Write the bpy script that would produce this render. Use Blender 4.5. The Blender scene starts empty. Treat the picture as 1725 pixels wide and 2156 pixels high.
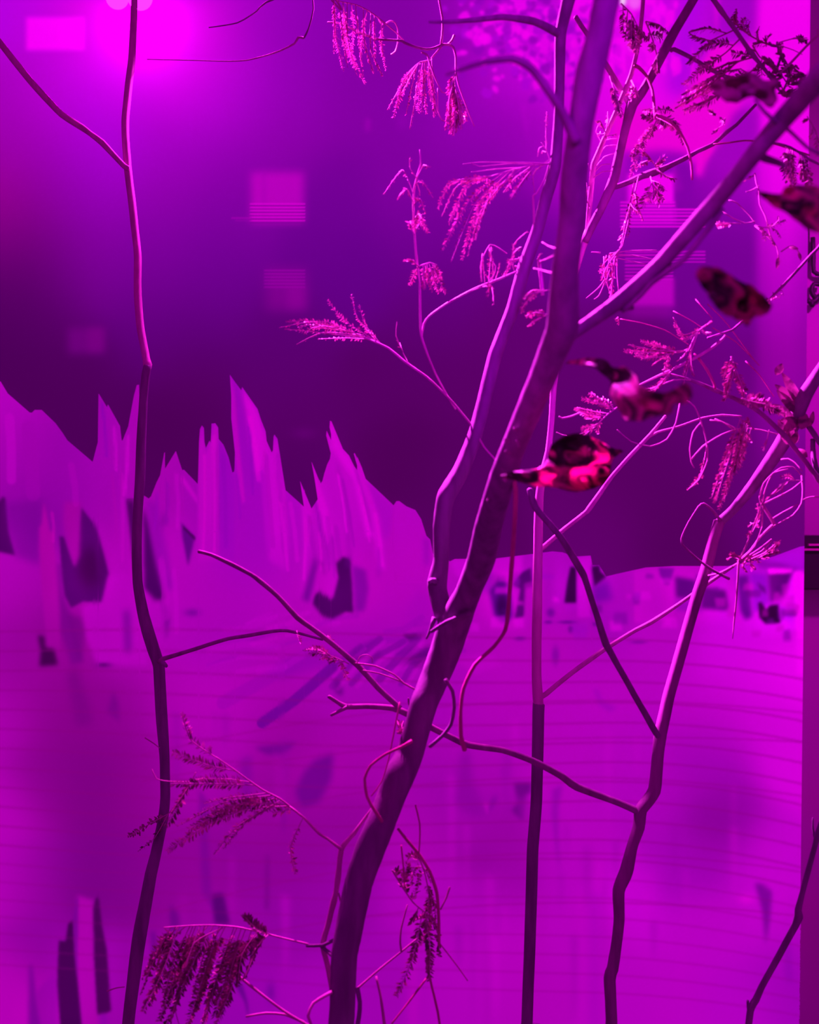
import bpy, bmesh, math, random
import numpy as np
from mathutils import Vector, Matrix
from mathutils.geometry import delaunay_2d_cdt

# ------------------------------------------------------------------ camera, light, exposure
W, H = 1725, 2156
F = 2082.0                      # focal length in pixels of the 1725 x 2156 frame
CAMZ = 1.5
S = bpy.context.scene
C = S.collection

cam_d = bpy.data.cameras.new('camera')
cam = bpy.data.objects.new('camera', cam_d); C.objects.link(cam)
cam.location = (0, 0, CAMZ); cam.rotation_euler = (math.pi/2, 0, 0)
cam_d.sensor_fit = 'HORIZONTAL'; cam_d.sensor_width = 36.0; cam_d.lens = 36.0*F/W
cam_d.clip_start = 0.02
cam_d.dof.use_dof = True; cam_d.dof.focus_distance = 1.7; cam_d.dof.aperture_fstop = 6.8
S.camera = cam

S.view_settings.view_transform = 'Standard'
S.view_settings.look = 'None'
S.view_settings.exposure = 0.0
S.view_settings.gamma = 1.0
S.view_settings.use_curve_mapping = False

wd = bpy.data.worlds.new('room_glow'); S.world = wd; wd.use_nodes = True
bg = wd.node_tree.nodes['Background']
bg.inputs[0].default_value = (1.0, 0.0, 1.0, 1); bg.inputs[1].default_value = 0.27

def P(x, y, d):
    """point of the place that the photograph shows at pixel (x, y), d metres in front of the lens"""
    return Vector(((x - W/2)/F*d, d, CAMZ - (y - H/2)/F*d))

def lamp(name, kind, loc, aim, power, col, size=0.05, cone=60, blend=0.5):
    l = bpy.data.lights.new(name, kind); l.energy = power; l.color = col
    if kind == 'AREA': l.size = size
    else: l.shadow_soft_size = size
    if kind == 'SPOT': l.spot_size = math.radians(cone); l.spot_blend = blend
    o = bpy.data.objects.new(name, l); C.objects.link(o); o.location = loc
    if aim is not None:
        o.rotation_euler = (Vector(aim) - Vector(loc)).to_track_quat('-Z', 'Y').to_euler()
    o.visible_camera = True
    return o

# magenta flood high behind the trees on the left; other spots are added fills
def flood(name, loc, dr, *k): return lamp(name, 'SPOT', Vector(loc), Vector(loc)+Vector(dr), *k)
flood('back_flood', (-0.50, 2.05, 2.95), (0.70, -0.78, -1.20), 2000, (1.0, 0.035, 0.86), 0.025, 26, 0.45)
lamp('sapling_fill', 'SPOT', Vector((-0.05, 2.15, 2.75)), P(290, 430, 1.75), 150, (1.0, 0.02, 0.92), 0.02, 30, 0.5)  # unseen spot added to brighten the sapling's right edge
lamp('low_fill', 'SPOT', Vector((-0.30, 1.95, 2.7)), P(560, 1760, 1.18), 480, (1.0, 0.02, 0.75), 0.03, 24, 0.6)  # unseen spot added to pick out the low left twigs
lamp('front_fill', 'SPOT', Vector((0.35, -0.35, 2.25)), P(1330, -60, 0.8), 100, (0.62, 0.0, 1.0), 0.10, 27, 1.0)  # added purple spot, stands in for veiling glare on the upper right branches
lamp('side_fill', 'SPOT', Vector((-0.9, 0.15, 1.9)), P(1490, 700, 0.80), 20.0, (1.0, 0.01, 0.74), 0.08, 25, 0.6)  # unseen spot added to brighten the dead leaves at right
lamp('wall_fill', 'SPOT', Vector((1.25, 1.5, 2.6)), P(1760, 1300, 2.8), 72, (1.0, 0.0, 0.98), 0.06, 100, 0.8)  # unseen spot added to lift the wall strip beside the screen

# ------------------------------------------------------------------ helpers
rng = random.Random(7)

def lin(c):
    c = np.clip(np.asarray(c, dtype=float)/255.0, 0, 1)
    return np.where(c <= 0.04045, c/12.92, ((c+0.055)/1.055)**2.4)

def tag(o, label=None, cat=None, group=None, kind=None):
    if label: o['label'] = label
    if cat: o['category'] = cat
    if group: o['group'] = group
    if kind: o['kind'] = kind
    return o

def thing(name, loc, label, cat, group=None):
    o = bpy.data.objects.new(name, None); C.objects.link(o); o.location = loc
    o.empty_display_size = 0.05
    bpy.context.view_layer.update()
    return tag(o, label, cat, group)

def climb(p, most):
    """nearest ancestor that sits no deeper than most (0 the thing, 1 a part)"""
    chain = [p]
    while chain[-1].parent is not None: chain.append(chain[-1].parent)
    chain = chain[::-1]
    return chain[min(most, len(chain)-1)]

def link(name, me, mat, parent=None, smooth=True):
    o = bpy.data.objects.new(name, me); C.objects.link(o)
    for m in (mat if isinstance(mat, (list, tuple)) else [mat]): me.materials.append(m)
    if smooth:
        me.polygons.foreach_set('use_smooth', [True]*len(me.polygons))
    if parent is not None:
        o.parent = parent
        if parent.type == 'EMPTY': o.matrix_parent_inverse = Matrix.Translation(-parent.location)
    return o

def mesh(name, verts, faces):
    me = bpy.data.meshes.new(name); me.from_pydata(verts, [], faces); me.update(); return me

# ------------------------------------------------------------------ materials
def newmat(name):
    m = bpy.data.materials.new(name); m.use_nodes = True
    n = m.node_tree.nodes; l = m.node_tree.links
    return m, n, l, n['Principled BSDF']

def bark(name, c0, c1, scale=60, rough=0.6, bump=0.5, spec=0.3, stretch=0.18):
    m, n, l, b = newmat(name)
    tc = n.new('ShaderNodeTexCoord'); mp = n.new('ShaderNodeMapping')
    mp.inputs['Scale'].default_value = (1, 1, stretch)
    l.new(tc.outputs['Object'], mp.inputs[0])
    t = n.new('ShaderNodeTexNoise'); t.inputs['Scale'].default_value = scale; t.inputs['Detail'].default_value = 6
    l.new(mp.outputs[0], t.inputs['Vector'])
    r = n.new('ShaderNodeValToRGB'); r.color_ramp.elements[0].position = 0.35; r.color_ramp.elements[1].position = 0.7
    r.color_ramp.elements[0].color = (*c0, 1); r.color_ramp.elements[1].color = (*c1, 1)
    l.new(t.outputs['Fac'], r.inputs[0]); l.new(r.outputs[0], b.inputs['Base Color'])
    bp = n.new('ShaderNodeBump'); bp.inputs['Strength'].default_value = bump; bp.inputs['Distance'].default_value = 0.003
    l.new(t.outputs['Fac'], bp.inputs['Height']); l.new(bp.outputs[0], b.inputs['Normal'])
    b.inputs['Roughness'].default_value = rough; b.inputs['Specular IOR Level'].default_value = spec
    return m

M_bark = bark('dark_bark', (0.155, 0.12, 0.18), (0.26, 0.20, 0.29), 70)
M_bark2 = bark('red_brown_bark', (0.20, 0.09, 0.20), (0.36, 0.17, 0.34), 60)
M_stem = bark('dry_stem', (0.45, 0.24, 0.36), (0.62, 0.38, 0.50), 90, 0.5, 0.2)
M_peel = bark('peeled_wood', (0.55, 0.32, 0.46), (0.7, 0.45, 0.58), 90, 0.45, 0.2)
M_vine = bark('maroon_vine', (0.40, 0.07, 0.22), (0.55, 0.12, 0.30), 60, 0.5, 0.2)

def leafmat(name, c0, c1, scale, trans=0.4, rough=0.55):
    m, n, l, b = newmat(name)
    tc = n.new('ShaderNodeTexCoord')
    t = n.new('ShaderNodeTexNoise'); t.inputs['Scale'].default_value = scale; t.inputs['Detail'].default_value = 5; t.inputs['Distortion'].default_value = 1.2
    l.new(tc.outputs['Object'], t.inputs['Vector'])
    r = n.new('ShaderNodeValToRGB'); r.color_ramp.elements[0].position = 0.40; r.color_ramp.elements[1].position = 0.58
    r.color_ramp.elements[0].color = (*c0, 1); r.color_ramp.elements[1].color = (*c1, 1)
    l.new(t.outputs['Fac'], r.inputs[0]); l.new(r.outputs[0], b.inputs['Base Color'])
    b.inputs['Roughness'].default_value = rough
    tr = n.new('ShaderNodeBsdfTranslucent'); mx = n.new('ShaderNodeMixShader'); mx.inputs[0].default_value = trans
    l.new(r.outputs[0], tr.inputs['Color'])
    l.new(b.outputs[0], mx.inputs[1]); l.new(tr.outputs[0], mx.inputs[2])
    l.new(mx.outputs[0], n['Material Output'].inputs['Surface'])
    return m

M_dry = leafmat('dry_leaflets', (0.20, 0.03, 0.12), (0.50, 0.15, 0.30), 75, 0.2, 0.3)
M_dark = leafmat('dark_leaflets', (0.14, 0.03, 0.11), (0.44, 0.14, 0.29), 55, 0.15, 0.45)
M_red = leafmat('red_dead_leaf', (0.045, 0.004, 0.04), (0.80, 0.05, 0.40), 28, 0.5)
M_maroon = leafmat('maroon_blotched_leaf', (0.05, 0.004, 0.05), (0.75, 0.04, 0.42), 28, 0.4)
M_redd = leafmat('maroon_dead_leaf', (0.16, 0.01, 0.10), (0.30, 0.02, 0.16), 22, 0.2)

def picture_mat(name):
    """print of the backlit screen: its light comes through the print"""
    m, n, l, b = newmat(name)
    a = n.new('ShaderNodeAttribute'); a.attribute_name = 'print'
    l.new(a.outputs['Color'], b.inputs['Emission Color']); b.inputs['Emission Strength'].default_value = 1.0
    b.inputs['Base Color'].default_value = (0.05, 0.05, 0.05, 1); b.inputs['Roughness'].default_value = 0.9
    b.inputs['Specular IOR Level'].default_value = 0.0
    return m
M_print = picture_mat('backlit_print')

def plain(name, col, rough=0.6, emit=None, strength=0, metal=0):
    m, n, l, b = newmat(name)
    t = n.new('ShaderNodeTexNoise'); t.inputs['Scale'].default_value = 14
    r = n.new('ShaderNodeMixRGB'); r.blend_type = 'MULTIPLY'; r.inputs[0].default_value = 0.25
    r.inputs[1].default_value = (*col, 1); l.new(t.outputs['Color'], r.inputs[2]); l.new(r.outputs[0], b.inputs['Base Color'])
    b.inputs['Roughness'].default_value = rough; b.inputs['Metallic'].default_value = metal
    if emit: b.inputs['Emission Color'].default_value = (*emit, 1); b.inputs['Emission Strength'].default_value = strength
    return m
M_wall = plain('painted_wall', (0.55, 0.5, 0.5), 0.9)
M_black = plain('black_metal', (0.03, 0.02, 0.03), 0.5)
M_floor = plain('concrete_floor', (0.25, 0.24, 0.24), 0.8)
M_pot = plain('glazed_pot', (0.9, 0.7, 0.9), 0.35)
M_lens = plain('lamp_lens', (0.05, 0.01, 0.05), 0.3, (1.0, 0.00015, 0.97), 330.0)

# ------------------------------------------------------------------ the room
def box(bm, x0, x1, y0, y1, z0, z1):
    v = [bm.verts.new((x, y, z)) for x in (x0, x1) for y in (y0, y1) for z in (z0, z1)]
    for f in ((0,1,3,2),(4,6,7,5),(0,4,5,1),(2,3,7,6),(0,2,6,4),(1,5,7,3)): bm.faces.new([v[i] for i in f])

def boxobj(name, bounds, mat, parent=None, bevel=0):
    bm = bmesh.new(); box(bm, *bounds)
    bmesh.ops.recalc_face_normals(bm, faces=bm.faces)
    if bevel: bmesh.ops.bevel(bm, geom=bm.edges[:], offset=bevel, segments=2, affect='EDGES')
    me = bpy.data.meshes.new(name); bm.to_mesh(me); bm.free()
    return link(name, me, mat, parent, False)

SD = 2.6                                           # distance of the screen
tag(boxobj('floor', (-2.6, 3.0, -0.6, 3.0, -0.08, 0.0), M_floor), kind='structure')
tag(boxobj('wall_back', (-2.6, 3.0, 2.78, 2.9, 0.0, 3.6), M_wall), kind='structure')

# ------------------------------------------------------------------ the picture printed on the screen
def grid_img(x0, x1, y0, y1, st):
    xs = np.arange(x0, x1+st, st); ys = np.arange(y0, y1+st, st)
    X, Y = np.meshgrid(xs, ys)
    return xs, ys, X, Y

def scatter(X, Y, pts, sig):
    num = np.zeros(X.shape+(3,)); den = np.zeros(X.shape)
    for x, y, r, b in pts:
        w = np.exp(-((X-x)**2+(Y-y)**2)/(2*sig*sig)) + 1e-9/(1+((X-x)**2+(Y-y)**2)/4e4)
        den += w; num[..., 0] += w*r; num[..., 2] += w*b
    return num/den[..., None]

def blur1(a, r, axis):
    if r < 1: return a
    pad = [(0, 0)]*a.ndim; pad[axis] = (r+1, r)
    c = np.cumsum(np.pad(a, pad, mode='edge'), axis=axis)
    n = a.shape[axis]
    return (np.take(c, range(2*r+1, 2*r+1+n), axis=axis) - np.take(c, range(0, n), axis=axis))/(2*r+1)

class Paint:
    def __init__(s, x0, x1, y0, y1, st):
        s.st = st; s.x0 = x0; s.y0 = y0
        s.xs, s.ys, s.X, s.Y = grid_img(x0, x1, y0, y1, st)
    def put(s, a, col):
        col = np.asarray(col, dtype=float)
        s.img = s.img*(1-a[..., None]) + col*a[..., None]
    def mask(s, pts, blur):
        """soft polygon mask, worked out only inside its own box"""
        full_ = np.zeros(s.X.shape); n = len(pts); r = int(round(blur/s.st)); mg = 2*r+2
        i0 = max(0, int((min(p[0] for p in pts)-s.x0)/s.st)-mg); i1 = min(s.X.shape[1], int((max(p[0] for p in pts)-s.x0)/s.st)+mg+2)
        j0 = max(0, int((min(p[1] for p in pts)-s.y0)/s.st)-mg); j1 = min(s.X.shape[0], int((max(p[1] for p in pts)-s.y0)/s.st)+mg+2)
        if i1 <= i0 or j1 <= j0: return full_
        BX = s.X[j0:j1, i0:i1]; BY = s.Y[j0:j1, i0:i1]; ss = np.zeros(BX.shape)
        for ox, oy in ((-.25, -.25), (.25, -.25), (-.25, .25), (.25, .25)):
            m = np.zeros(BX.shape, bool); XX = BX+ox*s.st; YY = BY+oy*s.st
            for i in range(n):
                xa, ya = pts[i]; xb, yb = pts[(i+1) % n]
                if ya == yb: continue
                m ^= (YY > min(ya, yb)) & (YY <= max(ya, yb)) & (XX < xa+(YY-ya)*(xb-xa)/(yb-ya))
            ss += m
        a = ss/4
        for _ in range(2): a = blur1(blur1(a, r, 0), r, 1)
        full_[j0:j1, i0:i1] = a
        return full_
    def poly(s, pts, col, blur=3, alpha=1.0, fade=None):
        a = s.mask(pts, blur)*alpha
        if fade:                                    # (x0, y0, x1, y1): opaque at the first point, gone at the second
            xa, ya, xb, yb = fade; dx, dy = xb-xa, yb-ya
            t = ((s.X-xa)*dx+(s.Y-ya)*dy)/(dx*dx+dy*dy)
            a = a*np.clip(1-t, 0, 1)
        s.put(a, (col[0], 0, col[1]))
    def rect(s, x0, y0, x1, y1, col, blur=3, alpha=1.0):
        s.poly([(x0, y0), (x1, y0), (x1, y1), (x0, y1)], col, blur, alpha)
    def blob(s, x, y, rx, ry, col, alpha=1.0, p=2, rot=0):
        c, q = math.cos(rot), math.sin(rot)
        u = ((s.X-x)*c+(s.Y-y)*q)/rx; v = (-(s.X-x)*q+(s.Y-y)*c)/ry
        s.put(alpha*np.exp(-(u*u+v*v)**(p/2)), (col[0], 0, col[1]))
    def line(s, pts, w, col, alpha=1.0):
        d = np.full(s.X.shape, 1e9)
        for (xa, ya), (xb, yb) in zip(pts[:-1], pts[1:]):
            dx, dy = xb-xa, yb-ya; L = dx*dx+dy*dy
            t = np.clip(((s.X-xa)*dx+(s.Y-ya)*dy)/L, 0, 1)
            d = np.minimum(d, np.hypot(s.X-xa-t*dx, s.Y-ya-t*dy))
        s.put(alpha*np.clip((w-d)/2+0.5, 0, 1), (col[0], 0, col[1]))
    def sample(s, x, y):
        u = np.clip((np.asarray(x)-s.x0)/s.st, 0, len(s.xs)-1.001); v = np.clip((np.asarray(y)-s.y0)/s.st, 0, len(s.ys)-1.001)
        i = u.astype(int); j = v.astype(int); fu = (u-i)[..., None]; fv = (v-j)[..., None]
        I = s.img
        return (I[j, i]*(1-fu)+I[j, i+1]*fu)*(1-fv)+(I[j+1, i]*(1-fu)+I[j+1, i+1]*fu)*fv

# upper picture: dark hall with lit windows, part of the lamp glow painted in
U = Paint(-90, 1720, -60, 1330, 2)
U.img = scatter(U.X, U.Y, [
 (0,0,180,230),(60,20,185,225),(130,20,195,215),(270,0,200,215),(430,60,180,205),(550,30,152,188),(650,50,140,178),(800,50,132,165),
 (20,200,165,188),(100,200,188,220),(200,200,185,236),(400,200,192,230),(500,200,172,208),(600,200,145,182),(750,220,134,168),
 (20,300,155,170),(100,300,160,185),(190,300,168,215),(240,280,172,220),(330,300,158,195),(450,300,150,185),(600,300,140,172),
 (10,420,160,150),(100,400,140,162),(180,400,152,192),(350,400,146,178),(500,400,132,168),(700,400,116,155),(850,380,132,166),(1000,400,132,165),
 (15,500,125,130),(80,500,112,122),(170,500,138,172),(350,500,132,168),(450,500,120,160),(700,500,108,150),(900,500,118,155),(1050,500,118,155),
 (20,600,90,104),(90,600,92,108),(170,590,128,162),(330,600,122,158),(450,600,112,152),(750,600,104,146),(950,620,108,142),
 (40,700,80,95),(100,700,90,110),(300,700,104,138),(400,700,100,134),(600,720,98,130),(900,700,98,122),(1050,700,100,118),
 (50,800,80,93),(200,800,86,102),(400,800,90,105),(600,800,94,114),(800,800,90,106),(950,800,90,104),
 (150,870,80,94),(380,900,78,90),(640,900,90,106),(850,950,78,88),(1000,1000,84,96),(1000,1150,82,92),(600,1000,80,95),(300,950,80,92),
 (1250,700,98,116),(1300,800,94,112),(1300,1000,84,96),(1400,1000,82,98),(1450,1120,80,92),(1600,1050,96,116),(1250,1100,98,112),
 (1400,850,90,112),(1550,800,104,130),(1640,880,125,155),(1650,980,110,138),(1550,950,92,114),(1660,1080,104,124),
 (960,60,150,182),(1050,50,190,215),(1000,200,165,195),(1110,150,205,228),(1110,280,156,185),(1000,300,146,178),(900,200,132,168),(880,60,128,162),
 (1300,120,245,248),(1240,200,225,235),(1360,60,248,250),(1300,250,248,246),(1230,330,190,210),(1420,60,220,238),(1480,60,180,222),(1560,50,168,196),
 (1290,430,150,182),(1450,440,128,170),(1500,520,100,140),(1560,520,112,152),(1240,560,118,158),(1550,620,110,148),(1540,400,160,190),(1560,330,178,205)], 62)
# lit window blocks
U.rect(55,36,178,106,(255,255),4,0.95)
U.rect(528,362,640,470,(205,204),7,0.8)
for i, x in enumerate((556,)): U.rect(x-4,362,x+4,470,(165,185),3,0.5)
for k in range(6): U.rect(526,428+7*k,643,431+7*k,(236,228),0,0.85); U.rect(526,432+7*k,643,435+7*k,(120,150),0,0.6)
U.rect(487,457,530,461,(180,190),0,0.6); U.rect(495,463,530,466,(165,182),0,0.5)
U.rect(560,565,645,655,(150,164),12,0.7)
for k in range(6): U.rect(556,568+7*k,643,571+7*k,(180,190),0,0.7)
U.rect(605,600,645,652,(172,178),8,0.4)
U.rect(143,690,220,745,(124,142),9,0.9); U.rect(185,690,219,740,(140,150),6,0.6)
U.rect(770,250,779,276,(172,190),3,0.7); U.rect(838,240,858,270,(158,188),7,0.5)
U.blob(640,912,26,12,(112,130),0.6)
# bright column at the right and pink planes
a = U.mask([(1592,-60),(1716,-60),(1716,1330),(1592,1330)], 8)
yy = np.interp(U.Y, [0, 260, 360, 450, 600, 720, 850, 960, 1100, 1200], [1, 1, .96, .82, .6, .42, .26, .14, .04, 0])
xx = np.interp(U.X, [1590, 1630, 1660, 1690, 1716], [.6, .95, 1, .8, .7])
fl = np.where(U.Y < 330, 1, xx)
aa = (a*yy*fl)[..., None]; U.img = U.img*(1-aa)+np.array([252, 0, 246])*aa
U.poly([(1290,235),(1420,225),(1500,95),(1590,90),(1562,225),(1520,300),(1492,332),(1478,372),(1468,372),(1440,330),(1350,330),(1290,310)],(248,224),6,1.0)
U.poly([(1500,130),(1600,60),(1600,240),(1555,230)],(240,236),14,0.7)
U.poly([(1545,235),(1600,225),(1602,330),(1500,345),(1515,305)],(165,196),8,0.8)
U.poly([(1315,322),(1400,316),(1450,322),(1462,350),(1440,374),(1318,372)],(150,190),9,.85)
U.poly([(1452,325),(1464,325),(1462,360),(1456,372)],(235,222),4,.8)
U.rect(1322,366,1421,472,(252,248),5)
U.poly([(1420,345),(1432,372),(1438,400),(1424,405)],(240,225),4,0.8)
U.poly([(1480,310),(1503,312),(1488,338),(1482,338)],(245,215),3,0.9)
U.rect(1325,585,1420,645,(200,205),5); U.rect(1325,640,1418,668,(170,185),9,0.55)
for k in range(8): U.rect(1306,424+7.3*k,1422+(64 if k>1 else 0),428+7.3*k,(240,235),0,0.9); U.rect(1306,428.5+7.3*k,1422,431.5+7.3*k,(135,175),0,0.7)
for k in range(9): U.rect(1316,528+7.3*k,1418+(68 if k<4 else 0),531.5+7.3*k,(222,222),0,0.8)
U.rect(1422,345,1462,425,(132,172),5,0.8)
U.poly([(1440,-60),(1500,-60),(1470,60),(1455,160),(1440,200),(1405,190)],(182,232),12,0.8)
U.poly([(1515,-60),(1600,-60),(1575,90),(1520,60)],(166,202),14,0.8)
U.poly([(1503,-10),(1514,-10),(1512,50),(1508,68)],(238,232),3,0.85)
U.poly([(1455,165),(1458,88),(1464,165)],(245,240),2,0.9)
U.poly([(1098,220),(1106,222),(1112,300),(1104,262)],(190,210),4,0.7); U.poly([(1112,225),(1116,225),(1118,310)],(185,205),3,0.6)
# mottled foliage patch of the picture, top right
r2 = random.Random(11)
for _ in range(330):
    x = r2.triangular(930, 1300, 1150); y = r2.triangular(-40, 230, 10)
    if (x-930)/330 + (230-y)/420 < 0.25: continue
    s = r2.uniform(4, 15)
    U.poly([(x+s*r2.uniform(.6,1.2)*math.cos(t*1.05), y+s*r2.uniform(.6,1.2)*math.sin(t*1.05)) for t in range(6)],
           r2.choice([(252,248),(248,245),(236,240),(180,218),(165,205),(150,190)]), 2, 0.85)
for _ in range(90):
    x = r2.uniform(1225, 1430); y = r2.uniform(-40, 150); s = r2.uniform(6, 20)
    U.poly([(x+s*r2.uniform(.5,1.2)*math.cos(t*1.05), y+1.4*s*r2.uniform(.5,1.2)*math.sin(t*1.05)) for t in range(6)],
           r2.choice([(255,250),(255,252),(226,238),(205,232),(255,254)]), 2, 0.8)
aa = (U.mask([(1305,-60),(1322,-60),(1320,8),(1312,16),(1304,6)],3)*.95)[..., None]; U.img = U.img*(1-aa)+np.array([255,225,255])*aa
for pts in ([(1322,-20),(1352,-20),(1350,16),(1334,22),(1322,12)], [(1325,85),(1340,84),(1338,106),(1326,104)], [(1378,64),(1394,64),(1394,82),(1380,82)]):
    aa = (U.mask(pts,3)*.9)[..., None]; U.img = U.img*(1-aa)+np.array([255,95,255])*aa
U.blob(1230,15,16,24,(255,255),0.5)

# lower picture: ridge of torn shards over a pale field
L = Paint(-90, 1720, 770, 2230, 2)
L.img = scatter(L.X, L.Y, [
 (0,850,188,195),(20,900,175,185),(40,1000,170,180),(60,940,160,172),(110,950,146,165),(110,1030,138,158),(60,1080,125,150),(180,1000,160,178),(200,1060,152,165),(230,1000,172,182),
 (20,1200,178,185),(100,1230,160,165),(20,1250,180,182),(20,1350,165,170),(70,1330,132,136),(150,1350,142,142),(250,1330,180,188),(250,1150,172,178),(280,1250,180,186),
 (10,1500,178,182),(120,1500,134,136),(60,1440,150,150),(250,1500,140,142),(5,1700,186,188),(100,1650,136,140),(200,1650,124,130),(300,1650,142,142),
 (5,1850,190,192),(80,1850,140,152),(200,1850,122,134),(300,1850,130,140),(15,2080,184,184),(100,2000,142,158),(250,2050,152,166),
 (340,1000,172,176),(400,1050,155,172),(350,1150,175,180),(430,1150,182,190),(500,1000,165,190),(540,1100,152,182),(520,1180,156,184),(470,1250,172,180),(600,1100,186,194),(580,1230,182,188),
 (450,1350,164,180),(400,1290,178,184),(450,1450,186,186),(350,1470,172,175),(550,1450,168,175),(450,1550,176,180),(600,1550,150,154),(400,1640,165,170),(550,1700,150,154),
 (450,1800,140,150),(600,1800,140,148),(380,1850,146,150),(450,1960,150,160),(600,1950,146,162),(500,2100,150,172),(650,2100,166,182),(700,1600,162,166),(700,1750,146,152),(700,1900,150,165),
 (750,1450,166,178),(760,1550,166,170),(650,1330,172,178),(700,1050,196,200),(760,1080,188,196),(780,1200,180,184),(840,1100,178,190),(870,1180,185,188),(820,1260,186,188),(880,1300,172,182),(850,1350,152,172),
 (720,1400,162,178),(860,1450,165,180),(930,1430,170,182),(900,1900,176,186),(900,1750,172,176),(950,1700,150,166),(1000,1600,166,176),(1050,1500,178,184),(1050,1800,150,160),(1000,1900,170,182),(1050,2000,184,190),(950,2060,176,186),(800,2060,160,176),
 (980,1230,180,190),(1000,1320,176,182),(1150,1220,170,185),(1200,1350,176,182),(1100,1400,180,186),(1250,1300,158,182),(1250,1450,182,190),(1200,1600,180,188),(1330,1600,178,190),(1200,1800,180,190),(1250,2000,182,190),(1150,2100,178,184),
 (1400,1250,184,192),(1400,1350,182,192),(1550,1400,212,222),(1620,1400,226,232),(1680,1400,244,244),(1550,1330,205,220),(1500,1490,186,194),(1670,1600,216,220),(1600,1500,206,212),(1500,1600,160,180),(1520,1720,142,158),
 (1450,1800,158,178),(1400,1700,172,186),(1620,1800,196,206),(1350,1900,200,210),(1450,1960,186,196),(1600,1950,190,200),(1660,2060,160,182),(1550,2100,182,196),(1300,2120,180,190),(1400,2100,186,194),(1640,1250,175,205)], 55)
q = L.poly
# left: hanging and standing slabs
q([(5,1046),(11,1047),(18,1120),(32,1169),(-10,1160),(-5,1060)],(92,112),2)
q([(11,1060),(92,1050),(86,1190),(32,1170)],(122,148),7,0.6)
q([(125,1129),(136,1130),(156,1191),(159,1193),(170,1067),(202,1108),(219,1169),(229,1208),(219,1252),(214,1269),(175,1266),(150,1280),(136,1254),(131,1218)],(96,118),2)
L.blob(190,1195,28,45,(70,82),0.85,3)
q([(198,1120),(208,1130),(214,1210),(206,1215)],(100,120),3,.5)
q([(136,1057),(170,1057),(168,1169),(158,1193),(141,1145),(133,1100)],(160,160),4,0.9)
q([(92,1055),(99,1086),(105,1118),(113,1120),(119,1193),(129,1291),(124,1400),(104,1400),(92,1291),(82,1157),(82,1113),(88,1101)],(168,164),2,0.95,(100,1250,110,1420))
q([(120,1185),(130,1190),(132,1250),(150,1300),(175,1395),(150,1400),(128,1330)],(115,135),5,0.6)
q([(172,1278),(190,1272),(215,1268),(228,1212),(265,1205),(300,1300),(310,1400),(205,1400),(180,1340)],(182,188),4,0.8)
q([(260,1286),(273,1286),(276,1371),(264,1375)],(122,150),6,0.8)
q([(140,1290),(170,1300),(178,1330),(172,1395),(160,1380)],(120,135),5,0.7)
q([(80,1337),(93,1340),(95,1364),(114,1366),(122,1400),(83,1403),(86,1370)],(78,88),4)
L.blob(218,1400,16,5,(100,120),0.8)
q([(140,1420),(160,1400),(190,1490),(195,1525),(160,1530)],(118,128),7,0.55)
q([(225,1500),(238,1452),(250,1480),(252,1520)],(118,134),5,0.6)
q([(266,1050),(282,1050),(290,1130),(288,1220),(280,1180)],(88,104),2,0.95)
q([(302,1066),(312,1100),(330,1190),(348,1262),(326,1264),(304,1237)],(82,104),4,0.95)
q([(306,1050),(330,1060),(352,1160),(366,1240),(345,1245),(320,1150)],(130,162),6,0.5)
q([(337,1150),(336,1110),(346,1075),(354,1104),(336,1106)],(122,150),5,0.7)
q([(382,1100),(411,1130),(396,1192),(384,1130)],(108,138),2,0.95); q([(384,1106),(412,1131),(411,1138),(386,1114)],(84,100),1,0.9)
q([(340,1262),(352,1280),(356,1310),(350,1352),(347,1300)],(112,140),3,0.8)
L.blob(405,1290,16,8,(120,152),0.7)
# twin finger, great peak, streaks
q([(386,1000),(414,1020),(420,1140),(400,1110),(388,1050)],(165,178),5,0.7)
q([(380,1010),(384,1000),(416,1048),(416,1062)],(196,196),2,0.8)
q([(417,1180),(417,1015),(420,932),(424,898),(430,930),(432,960),(446,920),(452,890),(460,905),(461,1000),(462,1180)],(188,192),2,0.9,(0,1080,0,1260))
q([(460,925),(481,963),(494,1010),(494,1180),(462,1180)],(158,186),2,0.9,(0,1100,0,1250))
q([(484,789),(508,822),(520,870),(530,960),(540,1000),(510,1060),(500,960)],(160,186),3,0.9)
q([(484,789),(494,830),(500,900),(506,960),(516,1055),(510,1060),(505,1040),(496,965),(487,880)],(186,192),2,0.95)
q([(509,815),(542,861),(551,890),(562,935),(556,980),(540,1000),(528,940),(520,880)],(206,208),3,0.95)
q([(548,905),(559,908),(572,953),(578,916),(586,930),(601,1034),(608,1150),(600,1200),(566,1180),(556,1050)],(198,202),3,0.9,(0,1120,0,1300))
q([(601,1032),(640,1067),(646,1160),(620,1150)],(176,192),5,0.8,(0,1080,0,1220))
q([(632,1013),(640,1030),(656,1071),(652,1160),(640,1260),(630,1255),(640,1150)],(200,204),2,0.9,(0,1100,0,1270))
q([(656,972),(666,1000),(690,1070),(700,1120),(690,1150),(672,1090),(662,1010)],(208,208),2,0.95)
q([(684,1010),(697,953),(702,1000),(722,1080),(735,1120),(700,1080)],(186,194),4,0.6)
q([(694,886),(700,890),(722,945),(736,960),(756,995),(770,1050),(790,1130),(772,1130),(745,1010),(720,975),(697,940)],(214,214),3,0.9)
q([(707,965),(716,990),(735,1080),(740,1180),(734,1180),(728,1090)],(158,176),3,0.7)
q([(745,982),(752,990),(780,1080),(788,1122),(782,1120)],(168,182),2,0.8)
q([(745,955),(762,985),(771,1010),(800,1090),(812,1200),(796,1200),(780,1070)],(204,206),3,0.9)
q([(772,1010),(829,1065),(822,1120),(810,1140),(800,1090)],(172,190),5,0.8)
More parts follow.
